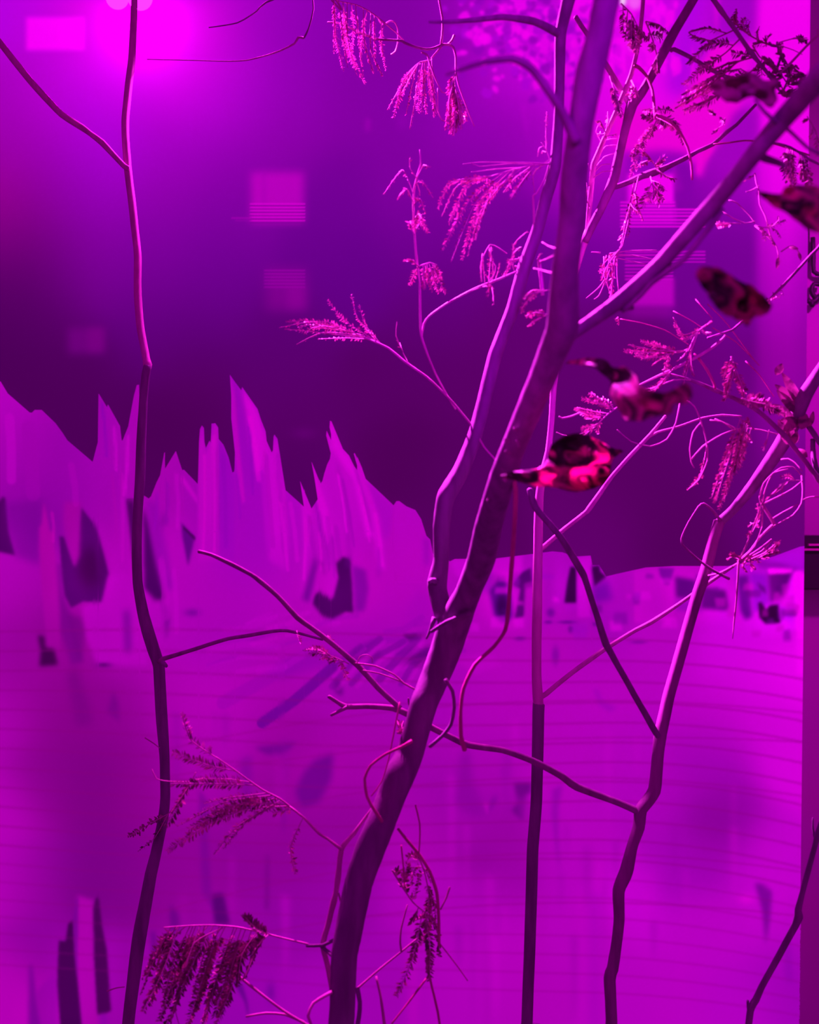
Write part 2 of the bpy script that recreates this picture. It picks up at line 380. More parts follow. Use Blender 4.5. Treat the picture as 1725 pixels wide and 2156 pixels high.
q([(797,1150),(803,1160),(802,1200),(796,1222)],(142,168),3,0.7)
q([(890,1130),(906,1136),(904,1190),(892,1190)],(156,180),4,0.7)
for x0, y0, x1, y1 in ((672,1080,690,1200),(690,1090,700,1190),(650,1090,668,1200),(708,1110,716,1170),(455,950,452,1150),(585,960,598,1160),(560,960,575,1150)):
    L.line([(x0,y0),(x1,y1)], 5, (160,178), 0.35)
# hollow under the spikes
q([(712,1215),(708,1185),(723,1172),(737,1180),(742,1230),(744,1290),(728,1288),(701,1304),(680,1298),(659,1272),(663,1249),(668,1246),(674,1242),(678,1252),(690,1254),(697,1264),(704,1245)],(84,104),2)
q([(742,1190),(770,1200),(776,1240),(768,1285),(748,1290)],(128,156),5,0.85)
q([(735,1170),(738,1190),(730,1198),(726,1180)],(100,124),3)
q([(636,1262),(652,1268),(667,1192),(663,1170),(655,1200)],(120,150),4,0.9)
q([(671,1178),(680,1186),(689,1211),(681,1208)],(114,144),2,0.9)
q([(652,1262),(664,1245),(670,1190),(700,1190),(712,1216),(702,1258),(694,1258),(680,1240)],(184,188),2,0.7)
# swirls in the middle
q([(848,1336),(900,1332),(880,1346),(863,1351)],(86,106),2); q([(859,1396),(885,1372),(906,1352),(904,1395),(880,1405)],(84,104),3)
q([(727,1400),(748,1366),(791,1345),(770,1370),(742,1400)],(118,150),4,0.8); q([(820,1395),(838,1362),(868,1342),(850,1370)],(122,152),4,0.8)
q([(838,1405),(860,1370),(880,1356),(868,1395)],(100,124),3,0.8); q([(778,1390),(800,1366),(802,1380),(786,1398)],(110,138),3,0.7)
q([(560,1415),(600,1390),(660,1372),(720,1375),(690,1400),(600,1430)],(140,170),7,0.55)
L.line([(552,1522),(620,1475),(700,1405)], 11, (112,150), 0.8); L.line([(470,1480),(560,1430),(640,1385)], 14, (150,172), 0.4)
q([(705,1430),(712,1428),(722,1452),(721,1466),(706,1458)],(108,134),3,0.85)
q([(880,1235),(910,1260),(905,1310),(870,1325),(850,1300)],(165,182),8,0.5)
# lower middle
q([(536,1574),(565,1570),(625,1562),(612,1575),(588,1592),(560,1588)],(116,142),4,0.8)
q([(621,1666),(640,1625),(663,1600),(702,1586),(698,1640),(672,1690),(635,1702)],(112,140),6,0.85)
q([(575,1580),(600,1592),(602,1720),(580,1730)],(160,164),4,0.5); q([(505,1600),(530,1590),(530,1700),(510,1720)],(122,150),6,0.5)
q([(588,1690),(606,1700),(600,1752),(594,1752)],(130,146),3,0.6); q([(418,1660),(440,1690),(438,1760),(446,1883),(470,1950),(425,1880)],(118,144),5,0.55)
q([(446,1883),(470,1880),(483,1940),(483,1946),(452,1946)],(92,118),3,0.9); q([(560,1800),(566,1800),(566,1915),(558,1915)],(112,128),4,0.6)
q([(357,1903),(377,1923),(382,1965),(358,1965)],(112,136),4,0.8); q([(317,1960),(327,1962),(334,2013),(320,2023)],(112,140),4,0.8)
q([(487,2060),(512,2076),(522,2112),(525,2152),(515,2110)],(112,146),2,0.9)
L.blob(570,2090,10,22,(122,156),0.7)
# bottom left slats
q([(162,1885),(197,1895),(198,2013),(206,2140),(210,2180),(172,2180),(164,2080),(160,2000)],(164,166),3,0.95)
q([(124,1980),(138,1982),(144,1944),(154,1937),(158,2013),(164,2073),(174,2180),(128,2180),(120,2073)],(80,94),2)
q([(154,1937),(160,1890),(164,1890),(163,2060),(158,2010)],(122,148),2,0.8)
q([(203,1889),(208,1891),(215,1950),(225,2000),(231,2094),(234,2128),(222,2134),(205,2136),(198,2013),(197,1911)],(86,98),2)
q([(61,2033),(68,2030),(76,2092),(92,2180),(60,2180)],(130,154),3,0.9); q([(75,2092),(90,2070),(118,2050),(124,2180),(92,2180)],(146,164),4,0.7)
q([(212,2134),(224,2134),(228,2180),(214,2180)],(140,165),3,0.7)
# right: band of broken shapes along the top of the field
q([(948,1182),(958,1177),(1044,1176),(1100,1168),(1100,1205),(1040,1212),(960,1215)],(192,200),3,0.8)
q([(1018,1200),(1040,1205),(1040,1240),(1005,1250)],(150,180),6,0.5)
q([(1030,1243),(1034,1240),(1059,1210),(1076,1256),(1080,1298),(1063,1315),(1042,1298)],(112,148),3,0.9); L.blob(1058,1275,14,25,(84,112),0.9,3)
q([(1080,1231),(1100,1205),(1118,1195),(1122,1235),(1108,1238),(1104,1298),(1084,1302),(1096,1240)],(112,136),2,0.9)
q([(1104,1228),(1146,1218),(1146,1310),(1104,1310)],(176,184),2,0.6)
q([(1189,1269),(1195,1225),(1202,1193),(1214,1195),(1214,1269)],(92,112),2); q([(1214,1175),(1246,1170),(1244,1300),(1216,1300)],(186,196),2,0.6)
q([(1246,1193),(1262,1190),(1264,1204),(1277,1214),(1252,1235)],(98,118),2)
q([(1248,1235),(1280,1222),(1290,1262),(1250,1270)],(132,170),6,0.8)
q([(1336,1201),(1420,1201),(1420,1305),(1336,1312)],(190,196),2,0.8)
q([(1387,1195),(1420,1197),(1416,1212),(1410,1231),(1399,1230),(1390,1210)],(142,168),2,0.85)
q([(1422,1214),(1466,1222),(1466,1262),(1424,1258)],(118,146),3,0.9); q([(1424,1262),(1470,1270),(1480,1290),(1424,1285)],(150,180),4,0.6)
q([(1478,1235),(1530,1243),(1538,1285),(1475,1281)],(124,150),3,0.9)
q([(1551,1214),(1576,1210),(1584,1298),(1570,1305),(1559,1285)],(124,160),3,0.85); q([(1530,1215),(1550,1215),(1552,1300),(1534,1300)],(188,200),3,0.7)
q([(1580,1205),(1616,1210),(1618,1270),(1604,1280),(1588,1290)],(150,195),3,0.8); q([(1594,1225),(1612,1238),(1614,1252),(1600,1240)],(120,150),2,0.8)
q([(1618,1206),(1670,1204),(1656,1256),(1622,1269)],(128,154),3,0.9)
q([(1597,1269),(1604,1268),(1614,1285),(1622,1274),(1639,1273),(1644,1311),(1612,1313),(1600,1300)],(92,112),2)
q([(1648,1270),(1662,1225),(1674,1200),(1690,1200),(1690,1330),(1648,1326)],(228,240),4,0.9)
L.blob(1660,1290,14,20,(190,228),0.7); 
q([(1616,1196),(1670,1192),(1668,1206),(1620,1208)],(245,245),2,0.9)
q([(1534,1193),(1600,1190),(1689,1150),(1692,1200),(1640,1194)],(182,216),2,0.8); q([(1588,1180),(1640,1184),(1690,1200),(1600,1196)],(140,170),3,0.6)
q([(1676,1206),(1700,1206),(1700,1420),(1678,1420)],(246,246),4,0.8)
for x, y, rx, ry in ((1155,1310,9,4),(1195,1310,20,4),(1202,1325,6,8),(1256,1314,10,5),(1095,1345,12,5),(1345,1352,18,4),(1170,1380,8,20),(1160,1290,9,10)):
    L.blob(x, y, rx, ry, (122,154), 0.6, 3)
q([(960,1390),(1000,1378),(1040,1380),(1060,1400),(1000,1420)],(190,196),4,0.5)
# lower right
L.blob(1500,1725,60,48,(138,154),0.7); L.blob(1420,1860,40,60,(158,178),0.5)
q([(1590,1859),(1608,1862),(1626,1878),(1622,1930),(1613,1990),(1606,1920)],(124,152),5,0.8); L.blob(1572,1893,18,12,(220,216),0.6)
q([(1653,1976),(1664,1990),(1668,2074),(1656,2060)],(146,176),6,0.8)
q([(1081,1647),(1120,1647),(1118,1670),(1108,1672),(1101,1730),(1077,1706),(1090,1690)],(114,136),3,0.85)
q([(1163,1663),(1185,1651),(1176,1702),(1176,1760),(1180,1839),(1172,1800),(1162,1720)],(150,172),4,0.8)
q([(972,1582),(989,1582),(996,1645),(1026,1716),(1000,1720),(951,1690)],(140,158),8,0.75); q([(1026,1716),(1018,1690),(1034,1690)],(182,184),2,0.8)
q([(1029,1712),(1031,1690),(1046,1670),(1044,1690)],(128,154),3,0.85)
q([(1250,1452),(1260,1450),(1268,1475),(1300,1490),(1285,1500),(1262,1485)],(156,182),4,0.6)
q([(960,1780),(1040,1770),(1042,1830),(980,1850)],(144,156),14,0.5)
for x0, x1, c in ((1020,1032,(166,176)),(1240,1262,(168,186)),(860,880,(190,190)),(1120,1150,(176,182)),(1215,1235,(188,194)),(380,392,(160,165))):
    L.rect(x0,1880,x1,2230,c,7,0.5)

# facets, streaks and fragments
for x0, y0, x1, y1, w, c, al in ((470,960,476,1150,9,(150,182),.6),(498,1000,506,1090,6,(150,184),.5),(527,880,545,1010,10,(214,210),.6),(524,900,532,1040,6,(150,184),.6),(556,1000,566,1160,8,(172,190),.5),(590,1060,606,1200,7,(208,206),.6),(612,1060,626,1180,9,(206,206),.5),
        (643,1090,640,1220,6,(212,208),.6),(660,1040,676,1130,6,(150,178),.5),(712,1000,730,1120,5,(226,220),.6),(722,1010,746,1150,5,(158,178),.5),(755,1020,778,1140,5,(222,214),.5),(790,1080,806,1190,7,(214,210),.6),(700,1130,704,1215,4,(160,178),.6),(684,1130,694,1200,4,(160,178),.6),(672,1120,676,1200,4,(216,208),.6),
        (215,850,224,960,5,(140,176),.7),(240,900,244,990,6,(200,200),.6),(270,920,262,1040,7,(206,204),.6),(236,1000,246,1140,6,(168,172),.5),(256,1000,258,1180,8,(184,186),.6),(330,1040,326,1110,6,(150,178),.5),(352,1020,350,1100,8,(150,172),.6),(372,1000,374,1110,8,(192,194),.5),(430,960,428,1160,6,(202,198),.6),(450,920,452,1160,6,(206,202),.6),
        (60,900,70,1040,30,(160,172),.4),(20,880,24,1010,20,(192,196),.5),(150,980,160,1060,14,(176,182),.4),(110,1080,112,1140,7,(190,178),.5),(340,1180,350,1300,14,(186,190),.5),(366,1200,372,1330,10,(192,196),.4),(300,1290,316,1360,8,(170,184),.5)):
    L.line([(x0,y0),((x0+x1)/2+2,(y0+y1)/2),(x1,y1)], w*.5, c, al)
r4 = random.Random(5)
for _ in range(46):                                  # broken fragments along the far edge of the field
    x = r4.uniform(960, 1660); y = r4.uniform(1205, 1330); w = r4.uniform(8, 34); h = r4.uniform(5, 26)
    q([(x,y),(x+w,y+r4.uniform(-3,3)),(x+w+r4.uniform(-4,4),y+h),(x+r4.uniform(-4,4),y+h)], r4.choice([(140,168),(122,150),(196,202),(204,208),(160,186)]), 2, .5)
for _ in range(44):                                  # drooping streaks in the lower field
    x = r4.choice([r4.uniform(360, 700), r4.uniform(880, 1330), r4.uniform(880, 1330), r4.uniform(1330, 1670)]); y = r4.uniform(1480, 2000); h = r4.uniform(60, 260); w = r4.uniform(6, 22)
    q([(x,y),(x+w,y+5),(x+w*.8,y+h*.7),(x+w*.4,y+h)], r4.choice([(150,168),(196,200),(140,160),(204,206)]), 6, .32)
for _ in range(26):                                  # sweeping swirls in the middle
    x = r4.uniform(430, 900); y = r4.uniform(1310, 1420); w = r4.uniform(40, 150)
    L.line([(x,y),(x+w*.5,y-r4.uniform(4,18)),(x+w,y-r4.uniform(8,34))], r4.uniform(2,7), r4.choice([(140,168),(192,198),(150,176),(200,200)]), .3)
for x, y, x1, y1, x2, y2, w in ((700,1445,740,1395,800,1345,7),(740,1440,790,1385,850,1350,6),(800,1430,840,1385,880,1345,8),(690,1420,720,1390,760,1360,5),(845,1440,868,1400,900,1370,6)):
    L.line([(x,y),(x1,y1),(x2,y2)], w, (120,150), .55)
    L.line([(x+12,y+6),(x1+12,y1+6),(x2+10,y2+6)], w*.6, (190,196), .4)
def crispen(k, amount, win=None):
    b = blur1(blur1(L.img, int(k/L.st), 0), int(k/L.st), 1); d = (L.img-b)*amount
    if win is not None: d = d*win[..., None]
    L.img = np.clip(L.img+d, 0, 255)
crispen(40, .3)
crispen(34, .55, ((L.X > 950) & (L.Y > 1165) & (L.Y < 1345)).astype(float))
# faint reddish scan lines over the field
for k in range(19):
    yb = 1330+44*k-0.5*k*k*.6
    sl = 0.012+0.0052*k
    L.line([(x, yb + sl*min(x, 700)*.8 + (0.00024*max(0, x-1230)**2) - 8*math.sin(x/260+k*.3)) for x in range(-90, 1730, 40)], 2.6, (136,124), 0.34 if k < 12 else 0.22)
for yb, amp in ((1480, 46),(1640, 60),(1800, 60),(1560, 30),(1905, 50)):
    L.line([(x, yb + amp*((x-1050)/600)**2 - (x-1050)*.05) for x in range(300, 1720, 50)], 2.4, (140,126), 0.3)

# silhouette of the ridge, left to right
RIDGE = [(-90,790),(0,803),(15,828),(61,868),(67,869),(73,863),(87,863),(116,891),(130,910),(141,927),(195,973),(203,942),(206,931),(207.5,829),(225,858),(227,852),(252,897),(255,926),(258,928),
 (270,898),(282,833),(288,811),(292,810),(293,860),(294,1000),(296,1040),(305,1045),(313,1050),(318,1045),(330,1015),(337,1001),(346,953),(347,988),(370,950),(383,990),(387,989),(414,1017),(416,1020),(417,1010),(419,932),(421,904),(425,896),(429,901),(430,930),(433,944),(441,928),(444,934),
 (445.5,892),(453,891),(459,900),(460,924),(470,936),(481,963),(489,995),(493,993),(494,985),(495,940),(495.3,880),(495.6,830),(496,806),(508,822),(510,815),(542,861),(549,883),(559,908),(561,928),(572,953),(575,948),(576,920),(578,915),(584,924),(601,1032),(640,1067),
 (641,1030),(642,1040),(656,1071),(672,1047),(673,1010),(675,1018),(679,1013),(683,997),(689,978),(695,966),(697,950),(697.5,893),(698,887),(722,945),(735,959),(745,980),(752,990),(752.5,962),(762,984),(770,1008),(829,1064),(835,1055),(841,1055),(856,1066),(875,1074),(887,1093),(898,1128),(906,1136),
 (912,1165),(948,1182),(958,1177),(1044,1176),(1126,1166),(1164,1161),(1185,1163),(1210,1172),(1244,1170),(1248,1190),(1262,1190),(1277,1214),(1311,1206),(1361,1195),(1420,1192),(1534,1192),(1600,1180),(1630,1172),(1689,1150),(1720,1140)]
rx = np.array([p[0] for p in RIDGE], float); ry = np.array([p[1] for p in RIDGE], float)

def colour_attr(me, cols):
    at = me.color_attributes.new('print', 'FLOAT_COLOR', 'POINT')
    buf = np.ones((len(me.vertices), 4), np.float32); buf[:, :3] = lin(cols)
    at.data.foreach_set('color', buf.ravel())

def right_edge(y): return 1707 - (y/2156)*24     # the screen's right edge leans a little

def quads(nr, nc):
    i = np.arange(nr-1)[:, None]*nc + np.arange(nc-1)[None, :]
    return np.stack([i, i+1, i+nc+1, i+nc], -1).reshape(-1, 4)

def gridmesh(name, PX, PY, d, cols):
    nr, nc = PX.shape
    V = np.stack([(PX-W/2)/F*d, np.full(PX.shape, d), CAMZ-(PY-H/2)/F*d], -1).reshape(-1, 3)
    Q = quads(nr, nc)[:, ::-1]
    me = bpy.data.meshes.new(name)
    me.vertices.add(len(V)); me.vertices.foreach_set('co', V.astype(np.float32).ravel())
    me.loops.add(Q.size); me.loops.foreach_set('vertex_index', Q.astype(np.int32).ravel())
    me.polygons.add(len(Q)); me.polygons.foreach_set('loop_start', np.arange(0, Q.size, 4, dtype=np.int32))
    me.update(calc_edges=True); me.validate()
    colour_attr(me, cols.reshape(-1, 3))
    return me

def solid(o, t):
    m = o.modifiers.new('thickness', 'SOLIDIFY'); m.thickness = t; m.offset = -1
    return o

screen = thing('backlit_screen', P(800, 2240, SD),
    'tall backlit magenta screen printed with jagged torn shards below a dark purple hall', 'screen')
# upper sheet
PX, PY = U.X.copy(), U.Y.copy()
RE = right_edge(PY); PX = np.minimum(PX, RE)
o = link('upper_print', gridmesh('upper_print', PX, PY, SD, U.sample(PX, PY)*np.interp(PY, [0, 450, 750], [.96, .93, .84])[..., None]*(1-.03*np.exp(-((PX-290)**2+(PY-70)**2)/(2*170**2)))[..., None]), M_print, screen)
tag(o, 'dark purple upper print with a few lit windows and painted-in lamp glow')
# ridge sheet, cut along the silhouette
cx = np.unique(np.concatenate([np.arange(-90, 1690, 3.0), rx[(rx < 1689)]]))
tt = np.concatenate([np.linspace(0, 0.12, 40, endpoint=False), np.linspace(0.12, 1, 330)])
PX = np.repeat(cx[None, :], len(tt), 0); top = np.interp(cx, rx, ry)
PY = top[None, :] + tt[:, None]*(2230-top[None, :])
PX = np.minimum(PX + 0*PY, right_edge(PY))
PX[:, -1] = right_edge(PY[:, -1])
o = solid(link('lower_print', gridmesh('lower_print', PX, PY, SD-0.012, L.sample(PX, PY)*.965), M_print, screen), 0.004)
tag(o, 'bright magenta lower print with a jagged top edge')

def shard(pts, d, name='shard'):
    n = len(pts)
    xs = [p[0] for p in pts]; ys = [p[1] for p in pts]
    vs = [Vector(p) for p in pts]
    st = 4.5
    inside = []
    y = min(ys)
    while y < max(ys):
        x = min(xs)
        while x < max(xs):
            c = False
            for i in range(n):
                (xa, ya), (xb, yb) = pts[i], pts[(i+1) % n]
                if (ya > y) != (yb > y) and x < xa+(y-ya)*(xb-xa)/(yb-ya): c = not c
            if c: inside.append(Vector((x+rng.uniform(-.5, .5), y+rng.uniform(-.5, .5))))
            x += st
        y += st
    co, _, fs, *_r = delaunay_2d_cdt(vs+inside, [], [list(range(n))], 1, 1e-4)
    me = mesh(name, [P(c.x, c.y, d) for c in co], [list(f)[::-1] for f in fs])
    mx = np.array([c.x for c in co]); my = np.array([c.y for c in co])
    ctr = np.array([np.mean(xs), np.mean(ys)])
    colour_attr(me, L.sample(mx+(ctr[0]-mx)*.02, my+(ctr[1]-my)*.01)*.965)
    return solid(link(name, me, M_print, screen), 0.003)

SHARDS = [
 [(207.5,829),(225,858),(227,880),(236,960),(232,985),(218,985),(207,940)],
 [(227,852),(252,897),(256,930),(250,980),(238,990),(232,930)],
 [(292,810),(289,881),(285,912),(286,918),(281,1049),(252,1049),(256,940),(270,898),(282,833),(288,811)],
 [(347,952),(346,990),(341,1060),(332,1060),(332,1017),(337,1001)],
 [(370,950),(384,992),(388,1090),(350,1090),(347,990)],
 [(417,1014),(419,932),(421,904),(425,896),(429,901),(430,930),(433,960),(432,1120),(418,1120)],
 [(446,892),(453,891),(459,900),(460,924),(462,1120),(443,1120),(443,940)],
 [(484,789),(496,806),(500,900),(508,980),(517,1055),(510,1060),(505,1040),(496,965),(487,881),(487,833)],
 [(510,815),(542,861),(549,883),(559,908),(561,928),(556,985),(540,1000),(528,940),(518,870)],
 [(578,915),(584,924),(601,1032),(606,1120),(590,1120),(580,1010),(575,948),(576,920)],
 [(632,1013),(656,1071),(652,1150),(644,1150),(642,1080)],
 [(656,972),(677,1024),(698,1105),(688,1120),(672,1070),(662,1005)],
 [(687,917),(688,907),(702,937),(700,960),(696,952)],
 [(694,899),(695,886),(698,887),(722,945),(735,959),(755,1000),(780,1120),(764,1120),(740,1010),(712,965),(702,937)],
 [(745,955),(747,954),(762,984),(770,1008),(796,1090),(800,1150),(788,1150),(766,1030),(751,976)],
 [(829,1064),(835,1055),(841,1055),(856,1066),(875,1074),(887,1093),(898,1128),(902,1150),(890,1230),(836,1230),(826,1140)],
]
for i, s in enumerate(SHARDS): shard(s, SD-0.018-0.002*(i % 3))
# ------------------------------------------------------------------ flood lamp at the top left
LD = 2.46
lp = thing('flood_lamp', P(272, -60, LD), 'glaring magenta flood lamp hanging over the dark screen above the slim sapling', 'lamp')
bm = bmesh.new()
c = P(272, -70, LD); box(bm, c.x-.075, c.x+.075, LD-.03, LD+.05, c.z-.045, c.z+.045)
bmesh.ops.bevel(bm, geom=bm.edges[:], offset=.012, segments=3, affect='EDGES')
me = bpy.data.meshes.new('housing'); bm.to_mesh(me); bm.free(); link('housing', me, M_black, lp, False)
for px, r in ((247, 24), (295, 26)):
    bm = bmesh.new(); bmesh.ops.create_uvsphere(bm, u_segments=24, v_segments=14, radius=r/F*LD)
    bmesh.ops.scale(bm, vec=(1, .7, 1.0), verts=bm.verts)
    cc = P(px, -5, LD); bmesh.ops.translate(bm, vec=cc, verts=bm.verts)
    me = bpy.data.meshes.new('lens'); bm.to_mesh(me); bm.free(); link('lens', me, M_lens, lp)
bm = bmesh.new(); box(bm, c.x-.01, c.x+.01, LD, LD+.02, c.z+.04, 3.3)
me = bpy.data.meshes.new('hanger'); bm.to_mesh(me); bm.free(); link('hanger', me, M_black, lp, False)

# ------------------------------------------------------------------ the strip right of the screen
bx = thing('wall_box', P(1750, 1242, 2.76), 'black box with two pink strips on the wall beside the screen', 'box')
a, b_ = P(1690, 1128, 2.70), P(1830, 1242, 2.70)
boxobj('body', (a.x, b_.x, 2.70, 2.78, b_.z, a.z), M_black, bx, 0.004)
M_pinkstrip = plain('pink_strip', (0.85, 0.25, 0.55), 0.5)
for y0, y1, x0 in ((1145, 1149, 1702), (1155, 1159, 1691)):
    a, b_ = P(x0, y0, 2.695), P(1830, y1, 2.695)
    boxobj('strip', (a.x, b_.x, 2.69, 2.70, b_.z, a.z), M_pinkstrip, bx)

# ------------------------------------------------------------------ branches
def catmull(pts, per):
    """smooth list of (x, y, r, d)"""
    A = [np.array(p, float) for p in pts]
    out = []
    for i in range(len(A)-1):
        p0 = A[max(i-1, 0)]; p1 = A[i]; p2 = A[i+1]; p3 = A[min(i+2, len(A)-1)]
        n = max(2, int(np.hypot(*(p2-p1)[:2])/per))
        for k in range(n):
            t = k/n
            # gentle centripetal-like smoothing: tangents cut down so that joints stay angular
            m1 = (p2-p0)*0.32; m2 = (p3-p1)*0.32
            h = (2*t**3-3*t**2+1)*p1+(t**3-2*t**2+t)*m1+(-2*t**3+3*t**2)*p2+(t**3-t**2)*m2
            out.append(h)
    out.append(A[-1]); return out

def full(pts, r0, r1, d0, d1):
    """give a pixel polyline of (x, y), (x, y, r) or (x, y, r, d) points its radii and depths"""
    n = len(pts); L = [0]
    for a, b in zip(pts[:-1], pts[1:]): L.append(L[-1]+math.hypot(b[0]-a[0], b[1]-a[1]))
    out = []
    for p, l in zip(pts, L):
        t = l/max(L[-1], 1e-6)
        r = p[2] if len(p) > 2 else r0+(r1-r0)*t
        d = p[3] if len(p) > 3 else d0+(d1-d0)*t
        out.append((p[0], p[1], r, d))
    return out

def tube_verts(path, bump=0.0, seed=0, sides=None, per=14, nodes=0):
    """path: (x, y, r, d) in pixels; returns verts, faces of one closed tube"""
    pp = catmull(path, per)
    rm = max(p[2] for p in pp)
    n = sides or (5 if rm < 2.5 else 7 if rm < 5 else 10 if rm < 12 else 18)
    g = random.Random(seed)
    ctr = [P(p[0], p[1], p[3]) for p in pp]
    V = []; Fc = []
    ph = [g.uniform(0, 6.28) for _ in range(4)]
    last = None; acc = 0
    nodeat = set(g.sample(range(len(pp)), min(nodes, len(pp)))) if nodes else set()
    for i, c in enumerate(ctr):
        t = (ctr[min(i+1, len(ctr)-1)]-ctr[max(i-1, 0)])
        if t.length < 1e-9: t = Vector((0, 0, 1))
        t.normalize()
        if last is None:
            u = t.orthogonal().normalized()
        else:
            u = last - t*last.dot(t)
            u = u.normalized() if u.length > 1e-6 else t.orthogonal().normalized()
        last = u; v = t.cross(u)
        r = pp[i][2]/F*pp[i][3]
        if i: acc += (c-ctr[i-1]).length
        s = acc/(rm/F*pp[i][3]+1e-6)
        for k in range(n):
            a = 2*math.pi*k/n
            q = r*(1+bump*(0.5*math.sin(s*0.55+ph[0]+1.7*math.sin(a+ph[1]))+0.35*math.sin(2*a+ph[2]+s*.21)+0.3*g.uniform(-1, 1)))
            if i in nodeat: q *= 1.22
            V.append(c+u*(q*math.cos(a))+v*(q*math.sin(a)))
        if i:
            o = (i-1)*n
            for k in range(n): Fc.append((o+k, o+(k+1) % n, o+n+(k+1) % n, o+n+k))
    tip = len(V); V.append(ctr[-1]+(ctr[-1]-ctr[-2]).normalized()*(pp[-1][2]/F*pp[-1][3]*0.6))
    o = (len(ctr)-1)*n
    for k in range(n): Fc.append((o+k, o+(k+1) % n, tip))
    Fc.append(tuple(range(n))[::-1])
    return V, Fc

_seed = [100]
def tube(name, parent, pts, r0=3, r1=2, d0=1.3, d1=None, mat=None, bump=0.08, nodes=0, per=14, sides=None):
    _seed[0] += 1
    path = full(pts, r0, r1, d0, d0 if d1 is None else d1)
    V, Fc = tube_verts(path, bump, _seed[0], sides, per, nodes)
    return link(name, mesh(name, V, Fc), mat or M_stem, climb(parent, 1))

# ------------------------------------------------------------------ feathery dry fronds
def pinna_mesh(path, ll, gap, seed, keep=0.8, wid=0.34, ang=55, flat=0.5, r=1.0, tip0=0.15):
    """one row of little leaflets on its own fine stalk; path (x, y, r, d) px, ll leaflet length px"""
    ll *= 1.2; gap *= .82; keep = min(1, keep*1.12)
    g = random.Random(seed)
    V, Fc = tube_verts(path, 0.0, seed, 4, 10)
    nst = len(Fc)
    pp = catmull(path, 5)
    ctr = [P(p[0], p[1], p[3]) for p in pp]
    L = [0]
    for a, b in zip(ctr[:-1], ctr[1:]): L.append(L[-1]+(b-a).length)
    px = path[0][3]/F
    s = L[-1]*tip0
    roll = g.uniform(0, 6.28)
    while s < L[-1]:
        i = max(j for j in range(len(L)) if L[j] <= s+1e-12); i = min(i, len(ctr)-2)
        f = (s-L[i])/max(L[i+1]-L[i], 1e-9)
        c = ctr[i].lerp(ctr[i+1], f); t = (ctr[i+1]-ctr[i]).normalized()
        view = Vector((0, 1, 0))
        side = t.cross(view)
        side = side.normalized() if side.length > 1e-3 else t.orthogonal().normalized()
        nrm = side.cross(t)
        taper = 1.0 if s < L[-1]*.75 else 1.0-(s/L[-1]-.75)*1.6
        roll += g.uniform(-.25, .25)
        for sg in (-1, 1):
            if g.random() > keep: continue
            a = math.radians(ang+g.uniform(-22, 22))
            rr = roll*flat+g.uniform(-.7, .7)*flat
            lat = side*math.cos(rr)*sg + nrm*math.sin(rr)
            dr = (t*math.cos(a)+lat*math.sin(a)).normalized()
            ln = ll*px*taper*g.uniform(.65, 1.15); w = ln*wid*g.uniform(.7, 1.2)
            up = dr.cross(t); up = up.normalized() if up.length > 1e-4 else dr.orthogonal().normalized()
            wv = (dr.cross(up)*math.cos(rr*1.3) + up*math.sin(rr*1.3+.5)).normalized()
            curl = up*ln*g.uniform(-.25, .25)
            b = len(V)
            V += [c, c+dr*ln*.4+wv*w*.5, c+dr*ln*.42-wv*w*.5, c+dr*ln*.45+up*w*.22, c+dr*ln*.8+wv*w*.3+curl*.6, c+dr*ln*.8-wv*w*.3+curl*.6, c+dr*ln+curl]
            Fc += [(b, b+1, b+3), (b, b+3, b+2), (b+1, b+4, b+3), (b+3, b+5, b+2), (b+3, b+4, b+6), (b+3, b+6, b+5)]
        s += gap*px*g.uniform(.75, 1.3)
    me = mesh('leaflet_row', V, Fc)
    mi = np.ones(len(Fc), np.int32); mi[:nst] = 0
    return me, mi

def frond(parent, rachis, rows, d=1.3, r=1.8, ll=9, gap=4, mat=None, stem=None, keep=.8, sag=0.12, wid=.34, dj=0.04, ang=55, flat=.5, name='frond'):
    """rachis: pixel polyline; rows: (t, x_tip, y_tip[, xm, ym]) - a row leaves the rachis at t and ends at the tip, past (xm, ym) if given"""
    _seed[0] += 1; g = random.Random(_seed[0])
    path = full(rachis, r, r*.6, d, d+g.uniform(-dj, dj))
    V, Fc = tube_verts(path, 0.05, _seed[0], 5, 10)
    f = link(name, mesh(name, V, Fc), stem or M_stem, climb(parent, 0))
    L = [0]
    for a, b in zip(path[:-1], path[1:]): L.append(L[-1]+math.hypot(b[0]-a[0], b[1]-a[1]))
    for row in rows:
        t = row[0]*L[-1]
        i = max(j for j in range(len(L)-1) if L[j] <= t+1e-9); k = (t-L[i])/max(L[i+1]-L[i], 1e-6)
        p0 = [path[i][q]+(path[i+1][q]-path[i][q])*k for q in range(4)]
        x1, y1 = row[1], row[2]
        d1 = p0[3]+g.uniform(-dj, dj)
        if len(row) > 3: xm, ym = row[3], row[4]
        else:
            ln = math.hypot(x1-p0[0], y1-p0[1])
            xm = (p0[0]+x1)/2+g.uniform(-.06, .06)*ln; ym = (p0[1]+y1)/2-sag*ln*(1 if abs(x1-p0[0]) > 8 else .3)
        pth = [(p0[0], p0[1], 1.3, p0[3]), (xm, ym, 1.1, (p0[3]+d1)/2), (x1, y1, .7, d1)]
        _seed[0] += 1
        me, mi = pinna_mesh(pth, ll, gap, _seed[0], keep, wid, ang, flat)
        link('leaflet_row', me, [stem or M_stem, mat or M_dry], f)
        me.polygons.foreach_set('material_index', mi)
    return f

